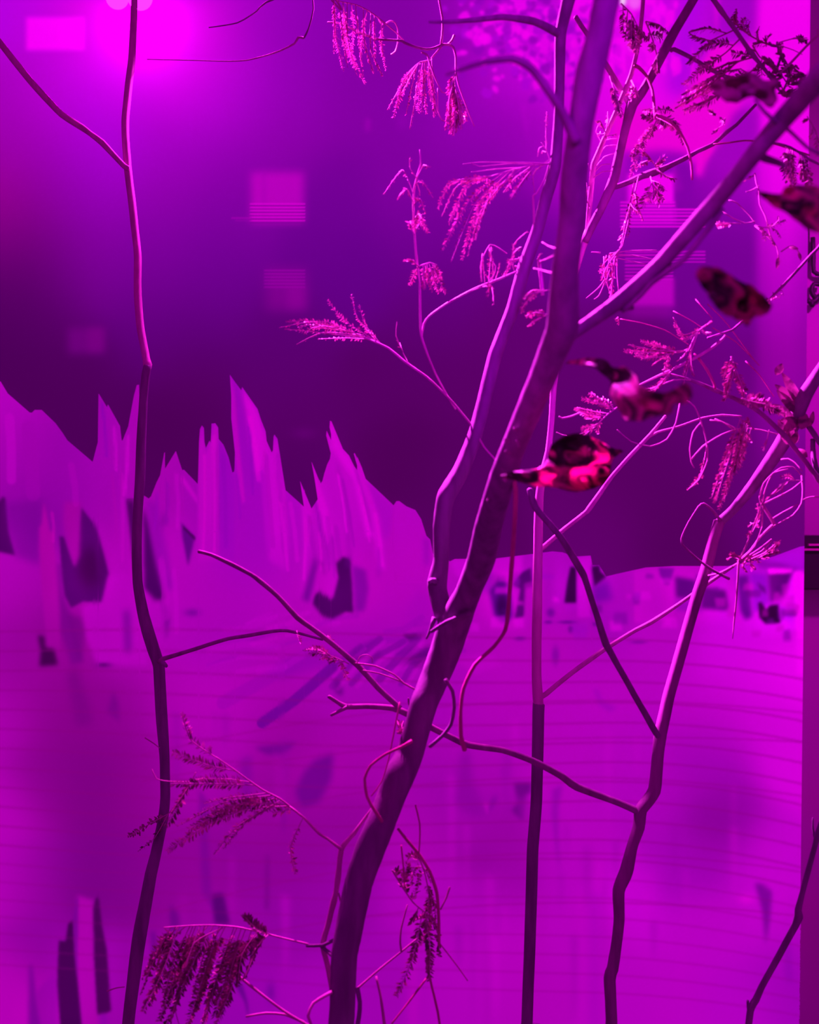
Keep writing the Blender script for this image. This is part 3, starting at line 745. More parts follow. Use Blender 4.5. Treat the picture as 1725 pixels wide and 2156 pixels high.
# ---- the thick leaning tree
A = thing('leaning_tree', P(690, 3790, 1.15), 'thick dark leaning tree trunk forking above the middle of the screen', 'tree')
trunk = [(690,3790,46,1.15),(690,3000,42,1.15),(705,2350,36,1.15),(720,2140,28,1.15),(724,2020,28,1.15),(731,1975,29,1.15),(755,1860,29,1.16),(779,1790,31,1.16),(800,1740,30,1.16),(823,1680,30,1.17),(843,1630,32,1.17),(862,1590,29,1.18),
 (878,1535,28,1.18),(893,1480,29,1.18),(914,1430,30,1.19),(938,1370,32,1.19),(958,1310,33,1.18),(985,1250,28,1.15),(1013,1178,30,1.1),(1031,1102,29,1.05),(1052,1027,28,1.0),(1078,951,26,.96),(1108,876,27,.93),(1141,800,29,.9),
 (1174,715,33,.87),(1184,686,34,.86),(1192,560,28,.83),(1205,460,28,.81),(1211,360,28,.79),(1223,260,27,.77),(1241,160,30,.76),(1262,80,28,.75),(1277,0,27,.74),(1310,-150,26,.72),(1340,-260,20,.7)]
tube('trunk', A, trunk, mat=M_bark, bump=0.05, per=10, sides=22)
tube('limb', A, [(955,1320,22,1.19),(935,1290,21,1.19),(922,1245,20,1.2),(921,1225,21,1.2),(929,1178,17,1.2),(930,1108,18,1.2),(936,1060,18,1.2),(942,1040,19,1.2),(972,989,18,1.21),(1001,914,16,1.22),(1021,838,15,1.23),(1044,744,15,1.24),(1080,650,14,1.25),(1105,560,14,1.25),
 (1131,487,13,1.25),(1150,417,13,1.24),(1169,350,12,1.22),(1177,243,11,1.2),(1179,139,11,1.18),(1181,70,12,1.16),(1197,0,14,1.14),(1218,-90,13,1.12),(1228,-200,8,1.1)], mat=M_bark, bump=0.05, per=10, sides=18)
tube('branch', A, [(1178,72),(1168,66),(1125,45),(1060,36),(1000,42),(945,46),(905,46)], 9, 3, 1.16, 1.0, M_bark, .06)
tube('branch', A, [(1215,300,12),(1188,245,10),(1165,205,9),(1120,145,8),(1078,123,8),(1020,130,6),(970,146,5),(940,157,3)], d0=.77, d1=.72, mat=M_bark, bump=.06)
b = tube('branch', A, [(1190,712,14,.88),(1215,697,13,.88),(1240,680,13,.88),(1290,645,15,.87),(1340,602,15,.86),(1390,556,16,.85),(1440,500,17,.83),(1500,432,18,.81),(1560,360,18,.78),(1600,310,19,.76),(1650,250,21,.74),(1690,205,23,.72),(1725,166,25,.7),(1810,80,24,.66)], mat=M_bark, bump=.05, sides=18, per=10)
tube('twig', b, [(1310,655),(1348,622),(1372,596),(1418,562),(1442,544),(1492,482),(1522,440)], 6, 6, .87, .81, M_bark)
tube('twig', b, [(1295,650),(1320,648),(1333,647)], 7, 6, .88, .88, M_bark)
tube('twig', b, [(1410,562),(1410,545),(1408,530)], 5, 4, .85, .85, M_bark)
tube('twig', b, [(1470,480),(1560,372),(1610,300),(1640,275)], 6, 5, .82, .77, M_bark)
tube('twig', b, [(1590,322),(1615,335),(1645,345),(1652,352)], 9, 6, .77, .78, M_bark)
tube('twig', b, [(1640,262),(1610,235),(1590,210)], 5, 3, .74, .72, M_bark)
tube('twig', b, [(1640,255),(1670,282),(1700,310),(1740,330)], 4, 3, .74, .78, M_bark)
# shoots of the left limb
s1 = tube('twig', A, [(1052,977,2.2),(1020,942,2.2),(1000,905,2.4),(985,885,2.4),(945,838,2.4),(900,795,2.6),(850,760,2.8),(818,733,2.6),(780,716,2.2),(745,704,1.6)], d0=1.2, d1=1.28, bump=.05)
frond(s1, [(800,722),(760,706),(720,694),(680,686)], [(.05,690,632,722,672),(.05,740,620,752,668),(.0,757,642,768,682),(.5,588,690,660,678),(.6,602,678,660,676),(.35,625,725,680,700),(.6,640,704,660,690),(.2,600,693,690,702),(.5,640,683,690,678),(.3,655,690,700,688),(.15,670,714,730,712),(.7,628,690,650,684),(.4,700,690,715,688)], 1.28, 1.8, 6.5, 4, keep=.6)
frond(s1, [(862,768),(850,745),(842,722)], [(.6,836,678,834,706)], 1.26, 1.2, 7, 7, keep=.5)
s2 = tube('twig', A, [(960,862,1.8),(945,838,2),(918,788,2),(900,745,2.4),(887,705,2.8),(885,650,2.6),(884,600,2.6),(876,530,2.6),(871,450,2.6),(872,400,2.4),(880,365,2),(886,345,1.8),(884,315,1)], d0=1.25, d1=1.24, bump=.05, nodes=3)
frond(s2, [(872,470),(871,430),(873,395),(880,365)], [(.55,808,409,848,358),(.4,838,416,856,398),(.9,863,333,864,355),(.75,912,416,888,380),(.5,897,450,886,420),(.35,893,440,884,418),(.05,902,488,884,460),(.05,892,470,882,450),(.9,903,352,892,348),(.8,885,412,880,390)], 1.24, 1.4, 8, 4.5, keep=.6)
frond(s2, [(872,500),(871,480),(876,455)], [(.1,898,486,884,470),(.4,892,470,884,455),(.7,890,460,885,450),(.1,868,480,864,466)], 1.24, 1.2, 9, 3.5, keep=.75)
frond(s2, [(879,562),(890,558),(905,553),(920,558)], [(.05,853,547,868,548),(.05,862,600,872,580),(.3,894,610,892,588),(.5,910,613,904,590),(.6,925,617,914,590),(.75,939,617,925,592),(.8,930,590,925,575),(.4,900,600,898,580)], 1.24, 1.6, 8, 3.2, keep=.85)
s3 = tube('twig', A, [(888,712,2.2),(893,682,2.4),(905,665,2.4),(940,640,2.4),(1000,608,2.4),(1050,588,2.2),(1088,572,2)], d0=1.25, d1=1.24, bump=.05)
frond(s3, [(995,612),(1030,598),(1062,585)], [(.4,1013,592,1016,535,),(.3,1040,640,1036,605),(.3,1028,625,1034,600),(.6,1030,520,1040,575),(.5,1035,520,1032,560),(.7,1052,555,1050,570),(.9,1075,545,1068,568)], 1.24, 1.2, 7, 4, keep=.6)
tube('tendril', s3, [(1068,534),(1050,522),(1032,515),(1018,540),(1012,560),(1015,592)], 1.4, 1.1, 1.24)
tube('tendril', s3, [(1032,545),(1044,560),(1040,580),(1025,598)], 1.3, 1, 1.24)
frond(s3, [(1085,575),(1076,550),(1082,520)], [(.2,1110,488,1082,515),(.4,1070,545,1072,555),(.7,1098,520,1090,525),(.5,1100,540,1090,545),(.3,1100,560,1090,562)], 1.25, 1.2, 6, 4, keep=.7)
# fan left of the limb
fan = frond(A, [(1168,343),(1130,347),(1095,354),(1060,363),(1035,371)], [(1,922,440,950,384),(.95,930,456,965,390),(.9,945,470,985,390),(.8,930,528,990,420),(.75,950,552,1000,430),(.7,972,548,1010,430),(.62,985,538,1016,440),(.6,1000,505,1024,430),(.5,1008,480,1034,410),(.3,1075,420,1100,382),(.35,1060,405,1085,375)], 1.22, 2, 8, 4, keep=.75, dj=.05)
for pts in ([(1150,346),(1080,344),(1010,350),(992,342)],[(1160,344),(1090,342),(1010,341),(975,346)],[(1100,353),(1050,355),(1005,361),(993,362)]):
    tube('tendril', fan, pts, 1.3, .9, 1.22, 1.2)
tube('twig', A, [(1126,492,3),(1124,440,2.6),(1123,412,2.6),(1130,408,2),(1148,375,1.8),(1158,340,1.6)], d0=1.25, d1=1.22)
frond(A, [(1160,345),(1150,315),(1140,300)], [(.2,1126,405,1124,365),(.6,1152,235,1150,275),(.8,1132,330,1136,312),(.5,1142,320,1143,318)], 1.22, 1.2, 5, 4, keep=.5)
# broken shoots between limb and trunk
sh = tube('broken_shoot', A, [(1143,622,4.2),(1140,590,4.4),(1136,555,4),(1134,545,3.2)], d0=1.15, mat=M_peel)
tube('thorn', sh, [(1138,550),(1150,546),(1170,536)], 2, 1.4, 1.15, .86)
tube('thorn', sh, [(1124,565),(1140,569),(1165,575)], 1.8, 1.4, 1.15, .86)
tube('thorn', sh, [(1134,545),(1137,536),(1142,534)], 2, 1, 1.15, 1.12)
frond(sh, [(1168,608),(1150,612),(1132,616)], [(.4,1105,625,1120,612),(.8,1104,632,1114,620),(.9,1099,660,1104,640)], 1.14, 1.6, 7, 4.5, keep=.7, mat=M_dry)
frond(sh, [(1158,660),(1150,664),(1140,670)], [(.2,1106,666,1128,658),(.6,1113,686,1128,675)], 1.12, 1.6, 9, 4, keep=.8, wid=.5)
tube('twig', A, [(1142,510),(1155,518),(1172,524)], 1.8, 1.4, 1.2, .85)
# runners at the foot of the tree
g1 = tube('branch', A, [(700,2085,6),(692,2040,6),(680,1990,6),(690,1950,6),(706,1885,6),(713,1840,5.5),(719,1788,6),(745,1755,4),(765,1728,3.6),(800,1682,3.6),(840,1633,3.6)], d0=1.17, d1=1.19, mat=M_stem, nodes=4)
tube('twig', g1, [(645,1991),(680,1990),(705,1978),(735,1963)], 3.5, 4, 1.17, 1.16, M_bark)
tube('twig', g1, [(676,1992),(692,2005),(712,2022)], 3.5, 4.5, 1.17, 1.15, M_bark)
tube('twig', g1, [(712,1880),(718,1900),(722,1950)], 2.4, 1.5, 1.17)
g2 = tube('twig', g1, [(719,1788,4),(690,1766,3),(672,1755,3.2),(640,1722,2.6),(610,1698,2.4)], d0=1.17, d1=1.19)
frond(g2, [(625,1710),(590,1682),(555,1664),(520,1640),(490,1618),(455,1594)], [(.95,382,1500,402,1558),(.75,362,1584,440,1612),(.55,410,1640,480,1640),(.5,360,1650,430,1650),(.35,430,1692,480,1680),(.3,372,1740,470,1690),(.25,352,1792,450,1730),(.2,450,1800,500,1740),(.18,470,1788,520,1730),(.12,445,1710,520,1690),(.1,500,1712,550,1700),(.05,575,1712,600,1706),(.3,400,1745,480,1705),(.22,420,1725,500,1695)], 1.19, 2.2, 12.5, 3.6, keep=.95, mat=M_dark, dj=.02, sag=.06, wid=.27, flat=.22, ang=58)
frond(g2, [(638,1722),(632,1735)], [(.5,622,1840,612,1785)], 1.18, 1.2, 10, 3.6, keep=.8, wid=.28, flat=.3)
tube('tendril', g2, [(430,1638),(400,1646),(355,1645),(330,1640),(320,1620)], 1.2, 1, 1.2, 1.2)
frond(g2, [(412,1626),(402,1648),(380,1685)], [(.3,360,1712,388,1670),(.8,350,1740,372,1705)], 1.22, 1.2, 11, 4.5, mat=M_dark, keep=.9, wid=.45)
frond(g2, [(362,1705),(345,1725)], [(.4,270,1762,310,1738),(.5,290,1793,325,1765)], 1.66, 1.2, 11, 5, mat=M_dark, keep=.8, wid=.5, dj=.0)
tube('tendril', A, [(305,1553),(325,1566),(336,1575)], 1.4, 1, 1.66)
g3 = frond(g1, [(650,1988),(600,1976),(545,1962),(500,1952),(450,1948),(400,1949),(345,1953)], [(.95,295,2095,330,2010),(.9,300,2060,335,1990),(.9,302,2130,345,2040),(.8,335,2150,372,2040),(.78,352,2120,385,2020),(.72,345,2165,395,2060),(.66,370,2110,410,2020),(.62,395,2160,430,2050),(.58,410,2130,438,2030),(.52,430,2150,462,2040),(.5,440,2110,470,2020),(.44,470,2120,490,2030),(.4,455,2160,495,2060),(.36,500,2080,510,2010),(.3,515,2060,540,2000),(.7,380,2070,400,2000),(.85,330,2040,350,1990),(.28,530,2010,547,1985),(.26,515,1930,540,1955),(.92,318,2110,345,2010),(.75,360,2150,392,2030),(.6,405,2100,430,2010),(.47,452,2140,480,2040),(.34,490,2060,515,2000),(.82,345,2090,372,2010)], 1.17, 2.2, 14, 3.6, keep=.95, mat=M_dark, dj=.05, sag=.05, wid=.42)
tube('tendril', g3, [(470,1953),(410,1985),(385,2060),(362,2080),(372,2140),(380,2165)], 1.4, 1, 1.16)
tube('tendril', g3, [(225,2087),(245,2080),(262,2078)], 1.6, 1.2, 1.66, 1.66)
tube('twig', A, [(490,2045),(540,2085),(600,2130),(660,2165)], 3, 3, 1.17, 1.16)
tube('twig', A, [(700,2088),(660,2112),(649,2140),(662,2170)], 4, 3, 1.14, 1.12, M_peel)
tube('twig', A, [(518,2140),(560,2133),(600,2136),(640,2152)], 2.4, 3, 1.18)
tube('twig', A, [(752,2080),(758,2110),(756,2140),(750,2175)], 5, 5, 1.13, 1.12, M_bark)
tube('twig', A, [(748,2085),(800,2040),(846,2003),(880,1975)], 2.6, 2, 1.2, 1.22)
tube('twig', A, [(846,2005),(843,1985),(845,1955),(858,1905)], 2.4, 1.6, 1.21, 1.22)
tube('twig', A, [(792,2055),(802,2100),(811,2165)], 2.4, 3.6, 1.2, 1.18)
# arching shoot right of the trunk foot with its hanging frond
g4 = tube('twig', A, [(838,1745,3),(858,1770,3.4),(882,1798,3.6),(905,1835,3.6),(920,1880,3.6),(924,1930,3.4),(925,1990,3)], d0=1.16, d1=1.18, mat=M_vine)
frond(g4, [(880,1798),(895,1840),(905,1890),(912,1940)], [(.1,858,1808,868,1802),(.2,866,1850,876,1825),(.3,880,1870,885,1840),(.5,918,1940,915,1900),(.4,900,1930,905,1890),(.6,895,1950,900,1930),(.2,908,1860,898,1835),(.7,868,1940,890,1930),(.8,880,1990,898,1965)], 1.18, 1.8, 10, 4.5, mat=M_dry, keep=.85, wid=.5)
frond(g4, [(826,1832),(848,1868),(870,1900),(900,1925)], [(.1,835,1845,838,1835),(.3,858,1820,852,1845),(.4,868,1838,866,1865),(.6,875,1870,876,1890),(.5,838,1860,850,1870),(.9,835,2098,868,2020),(.95,905,2065,905,1995),(.8,865,1945,875,1930),(1,925,2015,922,1965)], 1.18, 2.2, 12, 4.2, mat=M_dark, keep=.9, wid=.55)
tube('tendril', g4, [(845,1780),(850,1830),(852,1870)], 2, 1.5, 1.17, 1.18, M_vine)
tube('tendril', g4, [(906,2000),(904,2050),(914,2095),(922,2130),(928,2170)], 2.6, 2.6, 1.18, 1.16, M_vine)
tube('tendril', g4, [(898,2060),(862,2108),(825,2155)], 2.4, 2, 1.18, 1.16, M_vine)
tube('tendril', g4, [(875,1695),(884,1735),(884,1770),(882,1798)], 2, 1.6, 1.17, 1.16, M_vine)
tube('tendril', g4, [(925,1985),(960,2030),(985,2065)], 1.4, 1, 1.18, 1.2, M_vine)
tube('thorn', g4, [(928,1915),(940,1890),(947,1868)], 1.8, 2.4, 1.2)
tube('tendril', A, [(938,1430,4),(953,1455,4),(957,1490,4),(950,1525,4),(933,1548,4),(905,1572,4.5)], d0=1.13, d1=1.14, mat=M_bark)
tube('tendril', A, [(868,1560,4.5),(845,1573,3.4),(812,1588,3),(780,1612,3),(768,1640,3.2),(773,1678,3.4),(790,1708,3.6),(805,1730,3.6)], d0=1.13, d1=1.13, mat=M_vine)
tube('tendril', A, [(842,1478),(832,1530),(818,1600),(804,1645),(782,1676)], 2, 1.4, 1.18, 1.15, M_vine)
v = tube('hanging_vine', A, [(1080,1000,5,.98),(1086,1030,5,.98),(1084,1100,5,1.0),(1077,1200,5,1.04),(1068,1310,4.5,1.08),(1060,1335,4,1.1),(1040,1362,4,1.1),(1000,1400,4,1.1),(976,1450,4,1.1),(970,1500,4,1.1),(971,1550,4.5,1.1),(979,1580,5,1.1)], mat=M_vine)
tube('thorn', A, [(915,1300),(905,1330),(898,1345)], 6, 2, 1.18, 1.18, M_bark)
tube('thorn', A, [(990,1290),(940,1310),(908,1330)], 5, 4, 1.14, 1.16, M_bark)
tube('thorn', A, [(918,1225),(908,1222),(904,1226)], 8, 4, 1.19, 1.18, M_bark)
# ragged lichen on the trunk behind the big red leaf
for q in ((1085,905,9),(1070,955,8),(1078,985,9),(1062,1010,8),(1098,880,7),(1092,935,7),(1030,1050,6),(1068,930,7),(1080,965,9),(1060,985,7)):
    w_ = rng.uniform(-9, 9); h_ = rng.uniform(3, 9)*rng.choice((-1, 1))
    tube('lichen', A, [(q[0]-w_,q[1]+h_),(q[0],q[1]),(q[0]+w_*.6,q[1]-h_*.8)], q[2]*rng.uniform(.5, 1), q[2]*.3, .925 if q[1] < 960 else .965 if q[1] < 1030 else 1.0, None, M_bark2, .5)

# ---- slim sapling on the left
B = thing('slim_sapling', P(255, 2900, 1.65), 'slim dark sapling standing on the left under the flood lamp', 'tree')
tube('trunk', B, [(240,3040,15),(250,2400,14),(271,2150,13),(284,2040,14),(296,1960,14.5),(309,1887,13),(318,1840,12.5),(328,1800,11.5),(343,1725,11),(348,1680,10.5),(347,1600,10.5),(341,1520,12),(337,1440,12),(334,1400,12),(322,1365,13),(311,1328,13),(301,1288,12),(290,1227,10.5),(288,1166,10.5),(290,1085,10),(295,1003,10.5),(298,922,10),(302,841,9),(307,790,9),(311,770,8.5)], d0=1.65, d1=1.7, mat=M_bark, bump=.045, per=10)
tube('upper_stem', B, [(311,780,7),(311,768,9.5),(308,755,8),(296,690,8),(290,620,8),(290,540,8),(284,480,8),(276,410,8),(269,352,8),(265,300,8),(264,250,8),(270,190,8),(277,130,7.5),(281,60,7),(284,-40,7),(288,-200,6)], d0=1.7, d1=1.9, mat=M_stem, bump=.05, per=10)
tube('branch', B, [(272,355,6),(262,350,6),(240,327,6),(215,300,7),(190,281,6),(175,270,7),(130,241,7),(95,205,7),(60,166,7),(25,122,7),(0,90,7),(-50,30,6)], d0=1.78, d1=1.72, mat=M_stem, bump=.06)
tube('branch', B, [(333,1394,5),(345,1387,5),(400,1370,4),(440,1357,4),(480,1345,4),(530,1337,4),(575,1329,3.6),(605,1328,3.4),(640,1336,3),(680,1347,2.4)], d0=1.68, d1=1.6, mat=M_bark2, bump=.06)
tube('thorn', B, [(343,1395),(350,1402)], 5, 4, 1.66, 1.64, M_bark)
# ---- forked stem leaning right
D3 = thing('forked_stem', P(1270, 3250, 1.36), 'knobbly maroon stem leaning right in front of the pale field with crossing side branches', 'tree')
tube('trunk', D3, [(1250,3360,15,1.36),(1265,2600,13,1.36),(1283,2230,12,1.36),(1288,2150,12.5,1.36),(1284,2060,12.5,1.36),(1290,2040,12,1.36),(1298,1992,11,1.36),(1304,1937,11.5,1.36),(1303,1875,12.5,1.36),(1319,1835,14,1.36),(1332,1780,12,1.36),(1345,1742,13,1.36),(1350,1705,13,1.36),(1378,1665,13.5,1.36),(1386,1585,12.5,1.36),(1391,1545,13,1.36),(1400,1505,12.5,1.36),(1411,1456,12.5,1.36),(1441,1350,12,1.36),(1468,1256,12.5,1.36),(1487,1200,12,1.36),(1503,1135,11.5,1.36),(1515,1098,12,1.36)], mat=M_bark2, bump=.05, per=10)
up = tube('limb', D3, [(1508,1106,9,1.36),(1520,1095,10,1.36),(1545,1072,10,1.35),(1590,1018,13,1.33),(1630,960,15,1.31),(1652,925,16,1.3),(1675,880,16,1.28),(1698,828,15,1.26),(1725,785,13,1.25),(1790,690,12,1.2)], mat=M_bark, bump=.05, per=10)
tw = tube('twig', D3, [(1518,1097,3.6),(1500,1074,3),(1482,1060,2.4),(1471,1067,2),(1450,1100,1.8),(1438,1125,1.8),(1436,1145,2),(1470,1178,2.4),(1500,1200,3.2),(1536,1219,3.2)], d0=1.35, d1=1.33, mat=M_bark2)
c1 = tube('branch', D3, [(1386,1550,6.5),(1380,1540,7),(1340,1470,6.5),(1285,1372,7),(1276,1356,8),(1255,1290,6.5),(1233,1222,7),(1226,1205,8),(1180,1130,6.5),(1135,1078,7),(1124,1060,8),(1115,1030,6)], d0=1.35, d1=1.2, mat=M_bark, bump=.07)
c2 = tube('branch', D3, [(1350,1712,9),(1335,1704,8),(1290,1685,7),(1215,1657,8),(1180,1632,7.5),(1120,1601,7),(1060,1580,6.5),(985,1568,7),(945,1550,6.5),(910,1532,7),(865,1506,7.5),(828,1491,6.5),(770,1487,5.5),(730,1488,6),(712,1479,4.5),(692,1466,4)], d0=1.36, d1=1.28, mat=M_bark2, bump=.06)
tube('twig', c2, [(735,1487,5),(715,1497,3.6),(697,1506,3)], d0=1.28, mat=M_bark2)
tube('twig', c2, [(880,1510),(863,1488),(860,1470)], 2.4, 2, 1.29, 1.28, M_bark2)
d1 = tube('branch', c2, [(843,1492,6),(825,1475,6),(796,1448,6),(755,1402,6.5),(738,1388,6),(700,1355,5.5),(655,1321,5.5),(626,1300,6),(585,1255,5),(546,1222,5.5),(530,1210,4.5),(480,1184,5),(445,1168,4),(418,1161,4)], d0=1.29, d1=1.3, mat=M_bark2, bump=.06)
tw = tube('twig', d1, [(745,1396,2.2),(790,1402,2.2),(832,1421,2),(850,1438,2.4),(882,1455,2.4)], d0=1.29, d1=1.27)
tube('twig', tw, [(755,1410),(800,1418),(848,1436)], 1.8, 1.8, 1.29, 1.28)
tube('twig', tw, [(878,1452),(877,1470),(876,1482)], 2.2, 1.6, 1.27)
tube('tendril', d1, [(752,1398),(758,1382),(772,1378),(784,1385),(784,1395)], 1.1, .9, 1.28)
frond(d1, [(735,1398),(715,1388),(690,1378)], [(.9,640,1370,662,1366),(.7,650,1376,670,1374),(.6,672,1390,682,1384),(.4,690,1394,700,1390),(.9,655,1365,675,1366),(.5,735,1432,722,1408)], 1.29, 1.2, 8, 3, keep=.75)
frond(d1, [(625,1328),(628,1340)], [(.5,635,1357,631,1345)], 1.3, 1, 6, 4, keep=.5)
frond(d1, [(700,1352),(694,1342)], [(.5,702,1350,690,1338)], 1.3, 1, 6, 4, keep=.6)
frond(c2, [(862,1568),(850,1545),(838,1525)], [(.9,836,1516,838,1522),(.6,850,1518,846,1530),(.4,862,1530,856,1545),(.5,840,1540,845,1545),(.3,860,1552,856,1556)], 1.22, 1.4, 9, 3, keep=.85)
# ---- straight pole in its pot, peeled above
E = thing('peeled_pole', P(1108, 2300, 1.5), 'straight pole, black bark below and bare pink wood above, on a ball topped stand', 'pole')
tube('dark_bark', E, [(1109,2163,12),(1110,2148,12),(1118,1926,12.3),(1122,1790,12.3),(1130,1680,12.3),(1134,1500,12.6),(1135,1482,12.8)], d0=1.5, d1=1.5, mat=M_bark, bump=.02)
pw = tube('bare_wood', E, [(1135,1490,10.5),(1133,1468,11.5),(1130,1420,10.5),(1131,1300,11),(1134,1100,10),(1137,1036,9),(1144,995,8),(1155,950,7),(1162,880,6.5),(1168,800,7),(1192,650,7),(1226,522,8),(1240,487,9)], d0=1.5, d1=1.42, mat=M_peel, bump=.04)
tube('branch', pw, [(1138,1468,5.5),(1150,1461,5.5),(1200,1420,5),(1275,1366,5),(1340,1326,4.6),(1372,1310,5),(1430,1272,4),(1500,1222,4),(1545,1192,3)], d0=1.5, d1=1.44, mat=M_peel, bump=.04)
e2 = tube('branch', pw, [(1138,1156,5.5),(1146,1151,5.5),(1180,1121,5),(1232,1080,5),(1240,1072,6),(1290,1002,4.5),(1330,957,4.4),(1370,915,4),(1402,876,3.2)], d0=1.5, d1=1.4, mat=M_peel, bump=.05)
tube('twig', e2, [(1365,922),(1385,910),(1430,898),(1480,880),(1520,874),(1562,877)], 2.6, 2, 1.42, 1.4)
f1 = tube('branch', pw, [(1236,500,6),(1238,485,6),(1243,420,5.5),(1250,350,6),(1254,338,6.5),(1275,287,5.5),(1300,230,5.5),(1330,155,5),(1345,90,4.6),(1352,30,4.4),(1358,-40,4)], d0=1.43, d1=1.3, mat=M_stem, bump=.06)
f2 = tube('limb', pw, [(1232,510,7),(1244,482,8.5),(1262,447,9),(1278,412,9.5),(1293,376,10.5),(1306,318,9.5),(1320,260,9.5),(1332,218,12),(1352,195,9.5),(1378,148,9.5),(1400,105,10),(1420,68,9.5),(1463,-5,9),(1500,-70,8)], d0=1.42, d1=1.28, mat=M_bark2, bump=.06)
tube('branch', f2, [(1330,222,8),(1315,200,7),(1290,160,6),(1270,125,5.5),(1245,85,5),(1212,35,5)], d0=1.38, d1=1.3, mat=M_bark2)
sb = tube('branch', f2, [(1290,394,6),(1304,391,5.5),(1340,377,6),(1355,370,7),(1391,358,6),(1440,335,5),(1470,318,4.4),(1502,304,4.4),(1530,278,4),(1552,262,3.6),(1592,220,3)], d0=1.4, d1=1.32, mat=M_bark2, bump=.08, nodes=4)
tube('twig', sb, [(1502,304),(1540,300),(1570,296),(1620,300),(1660,312),(1705,327)], 2, 1.8, 1.34, 1.3, M_vine)
kb = tube('branch', f2, [(1412,108,4.5),(1420,104,4.5),(1461,124,4.2),(1500,148,4.2),(1540,167,4)], d0=1.33, d1=1.25, mat=M_bark2)
arc = tube('twig', f1, [(1336,138,4),(1345,142,3.6),(1362,160,3.2),(1374,190,3.2),(1378,225,3),(1380,250,2.6)], d0=1.34, d1=1.3, mat=M_vine)
frond(arc, [(1378,225),(1385,245),(1380,262)], [(.1,1358,232,1366,232),(.2,1420,235,1400,230),(.4,1440,300,1425,258),(.5,1400,272,1394,258),(.8,1345,295,1368,282),(.7,1355,240,1365,246),(.9,1330,330,1352,300),(.6,1425,270,1405,258)], 1.3, 2, 10, 4, mat=M_dark, keep=.9, wid=.5)
tube('tendril', arc, [(1380,240),(1410,255),(1432,278),(1448,310),(1456,345),(1458,378)], 3.2, 2.6, 1.3, 1.28, M_vine)
frond(f2, [(1330,320),(1350,300),(1368,270)], [(.1,1330,372,1336,345),(.3,1340,350,1345,325),(.5,1350,345,1358,310)], 1.34, 1.8, 8, 4, mat=M_dark, keep=.8)
frond(sb, [(1370,372),(1376,395),(1378,415)], [(.2,1400,400,1388,385),(.4,1398,420,1388,405),(.6,1390,430,1384,420),(.7,1365,425,1370,418),(.3,1352,440,1362,410)], 1.36, 1.6, 11, 5, mat=M_dark, keep=.9, wid=.38)
frond(sb, [(1385,362),(1378,345),(1362,332)], [(.3,1395,345,1390,352),(.5,1356,318,1368,330),(.8,1340,362,1348,345),(.4,1400,330,1388,340),(.2,1425,376,1405,372)], 1.36, 1.4, 9, 4, mat=M_dry, keep=.7)
frond(sb, [(1336,380),(1332,405),(1325,440)], [(.4,1340,430,1338,412),(.5,1355,465,1342,430),(.7,1318,470,1322,450),(.9,1308,520,1315,480),(.8,1345,445,1336,440),(1,1322,500,1324,470)], 1.36, 1.6, 9, 3.8, mat=M_dry, keep=.75, wid=.45)
frond(pw, [(1242,440),(1240,420)], [(.2,1234,398,1236,420),(.5,1236,385,1238,402)], 1.4, 1, 6, 4, keep=.5)
# tangle behind the trunk
tg = frond(f2, [(1345,372),(1310,520),(1292,536)], [(.9,1275,600,1284,570),(.95,1290,640,1290,590),(.92,1268,590,1276,565),(.97,1284,655,1288,610),(.95,1262,575,1272,555)], 1.38, 1.6, 8, 5, keep=.5, wid=.5)
for pts in ([(1284,534),(1330,528),(1383,527)],[(1290,535),(1330,537),(1375,546)],[(1285,540),(1330,550),(1360,556)],[(1286,540),(1320,538),(1350,540)],[(1284,538),(1278,580),(1262,605),(1235,628)],[(1285,540),(1292,580),(1290,600),(1284,640)],[(1272,540),(1274,580),(1286,620),(1284,648)],[(1278,538),(1270,560),(1275,590),(1262,622),(1252,630)],[(1300,538),(1300,580),(1306,640)],[(1265,532),(1246,531)],[(1292,536),(1294,580),(1282,610)]):
    tube('tendril', tg, pts, 1.5, 1.1, 1.38, 1.38)
for y0, x1, y1 in ((290,1300,292),(300,1305,306),(315,1270,300),(330,1298,322),(342,1285,345),(355,1290,360),(370,1240,345),(285,1262,262)):
    tube('tendril', f1, [(1248+(350-y0)*.35, y0+22), ((1248+x1)/2, (y0+y1)/2+4), (x1, y1)], 1.4, 1, 1.4, 1.38)
frond(f1, [(1272,292),(1278,270),(1282,250)], [(.3,1262,252,1268,262),(.5,1280,235,1280,250),(.1,1300,282,1285,285),(.2,1258,282,1265,282)], 1.36, 1.6, 10, 5, mat=M_dark, keep=.6)
# crown silhouettes at the top
for rc, rows in (([(1308,8),(1330,30),(1345,60)], [(.1,1312,70,1312,40),(.3,1318,85,1320,50),(.5,1330,95,1330,65),(.6,1340,110,1338,80),(.8,1352,90,1350,72),(1,1335,110,1340,85),(.9,1360,80,1352,66)]),
                 ([(1360,45),(1372,75),(1382,110),(1388,140)], [(.0,1410,70,1388,52),(.2,1366,82,1368,70),(.5,1372,110,1374,95),(.8,1385,150,1384,130),(.3,1395,80,1384,75)]),
                 ([(1330,170),(1338,185)], [(.3,1330,215,1332,195),(.6,1345,205,1342,195),(.5,1325,200,1328,190)]),
                 ([(1285,160),(1292,185),(1296,200)], [(.3,1310,245,1302,215),(.6,1292,200,1294,195)])):
    frond(f1, rc, rows, 1.3, 2, 11, 4, mat=M_dark, keep=.95, wid=.55, sag=0)

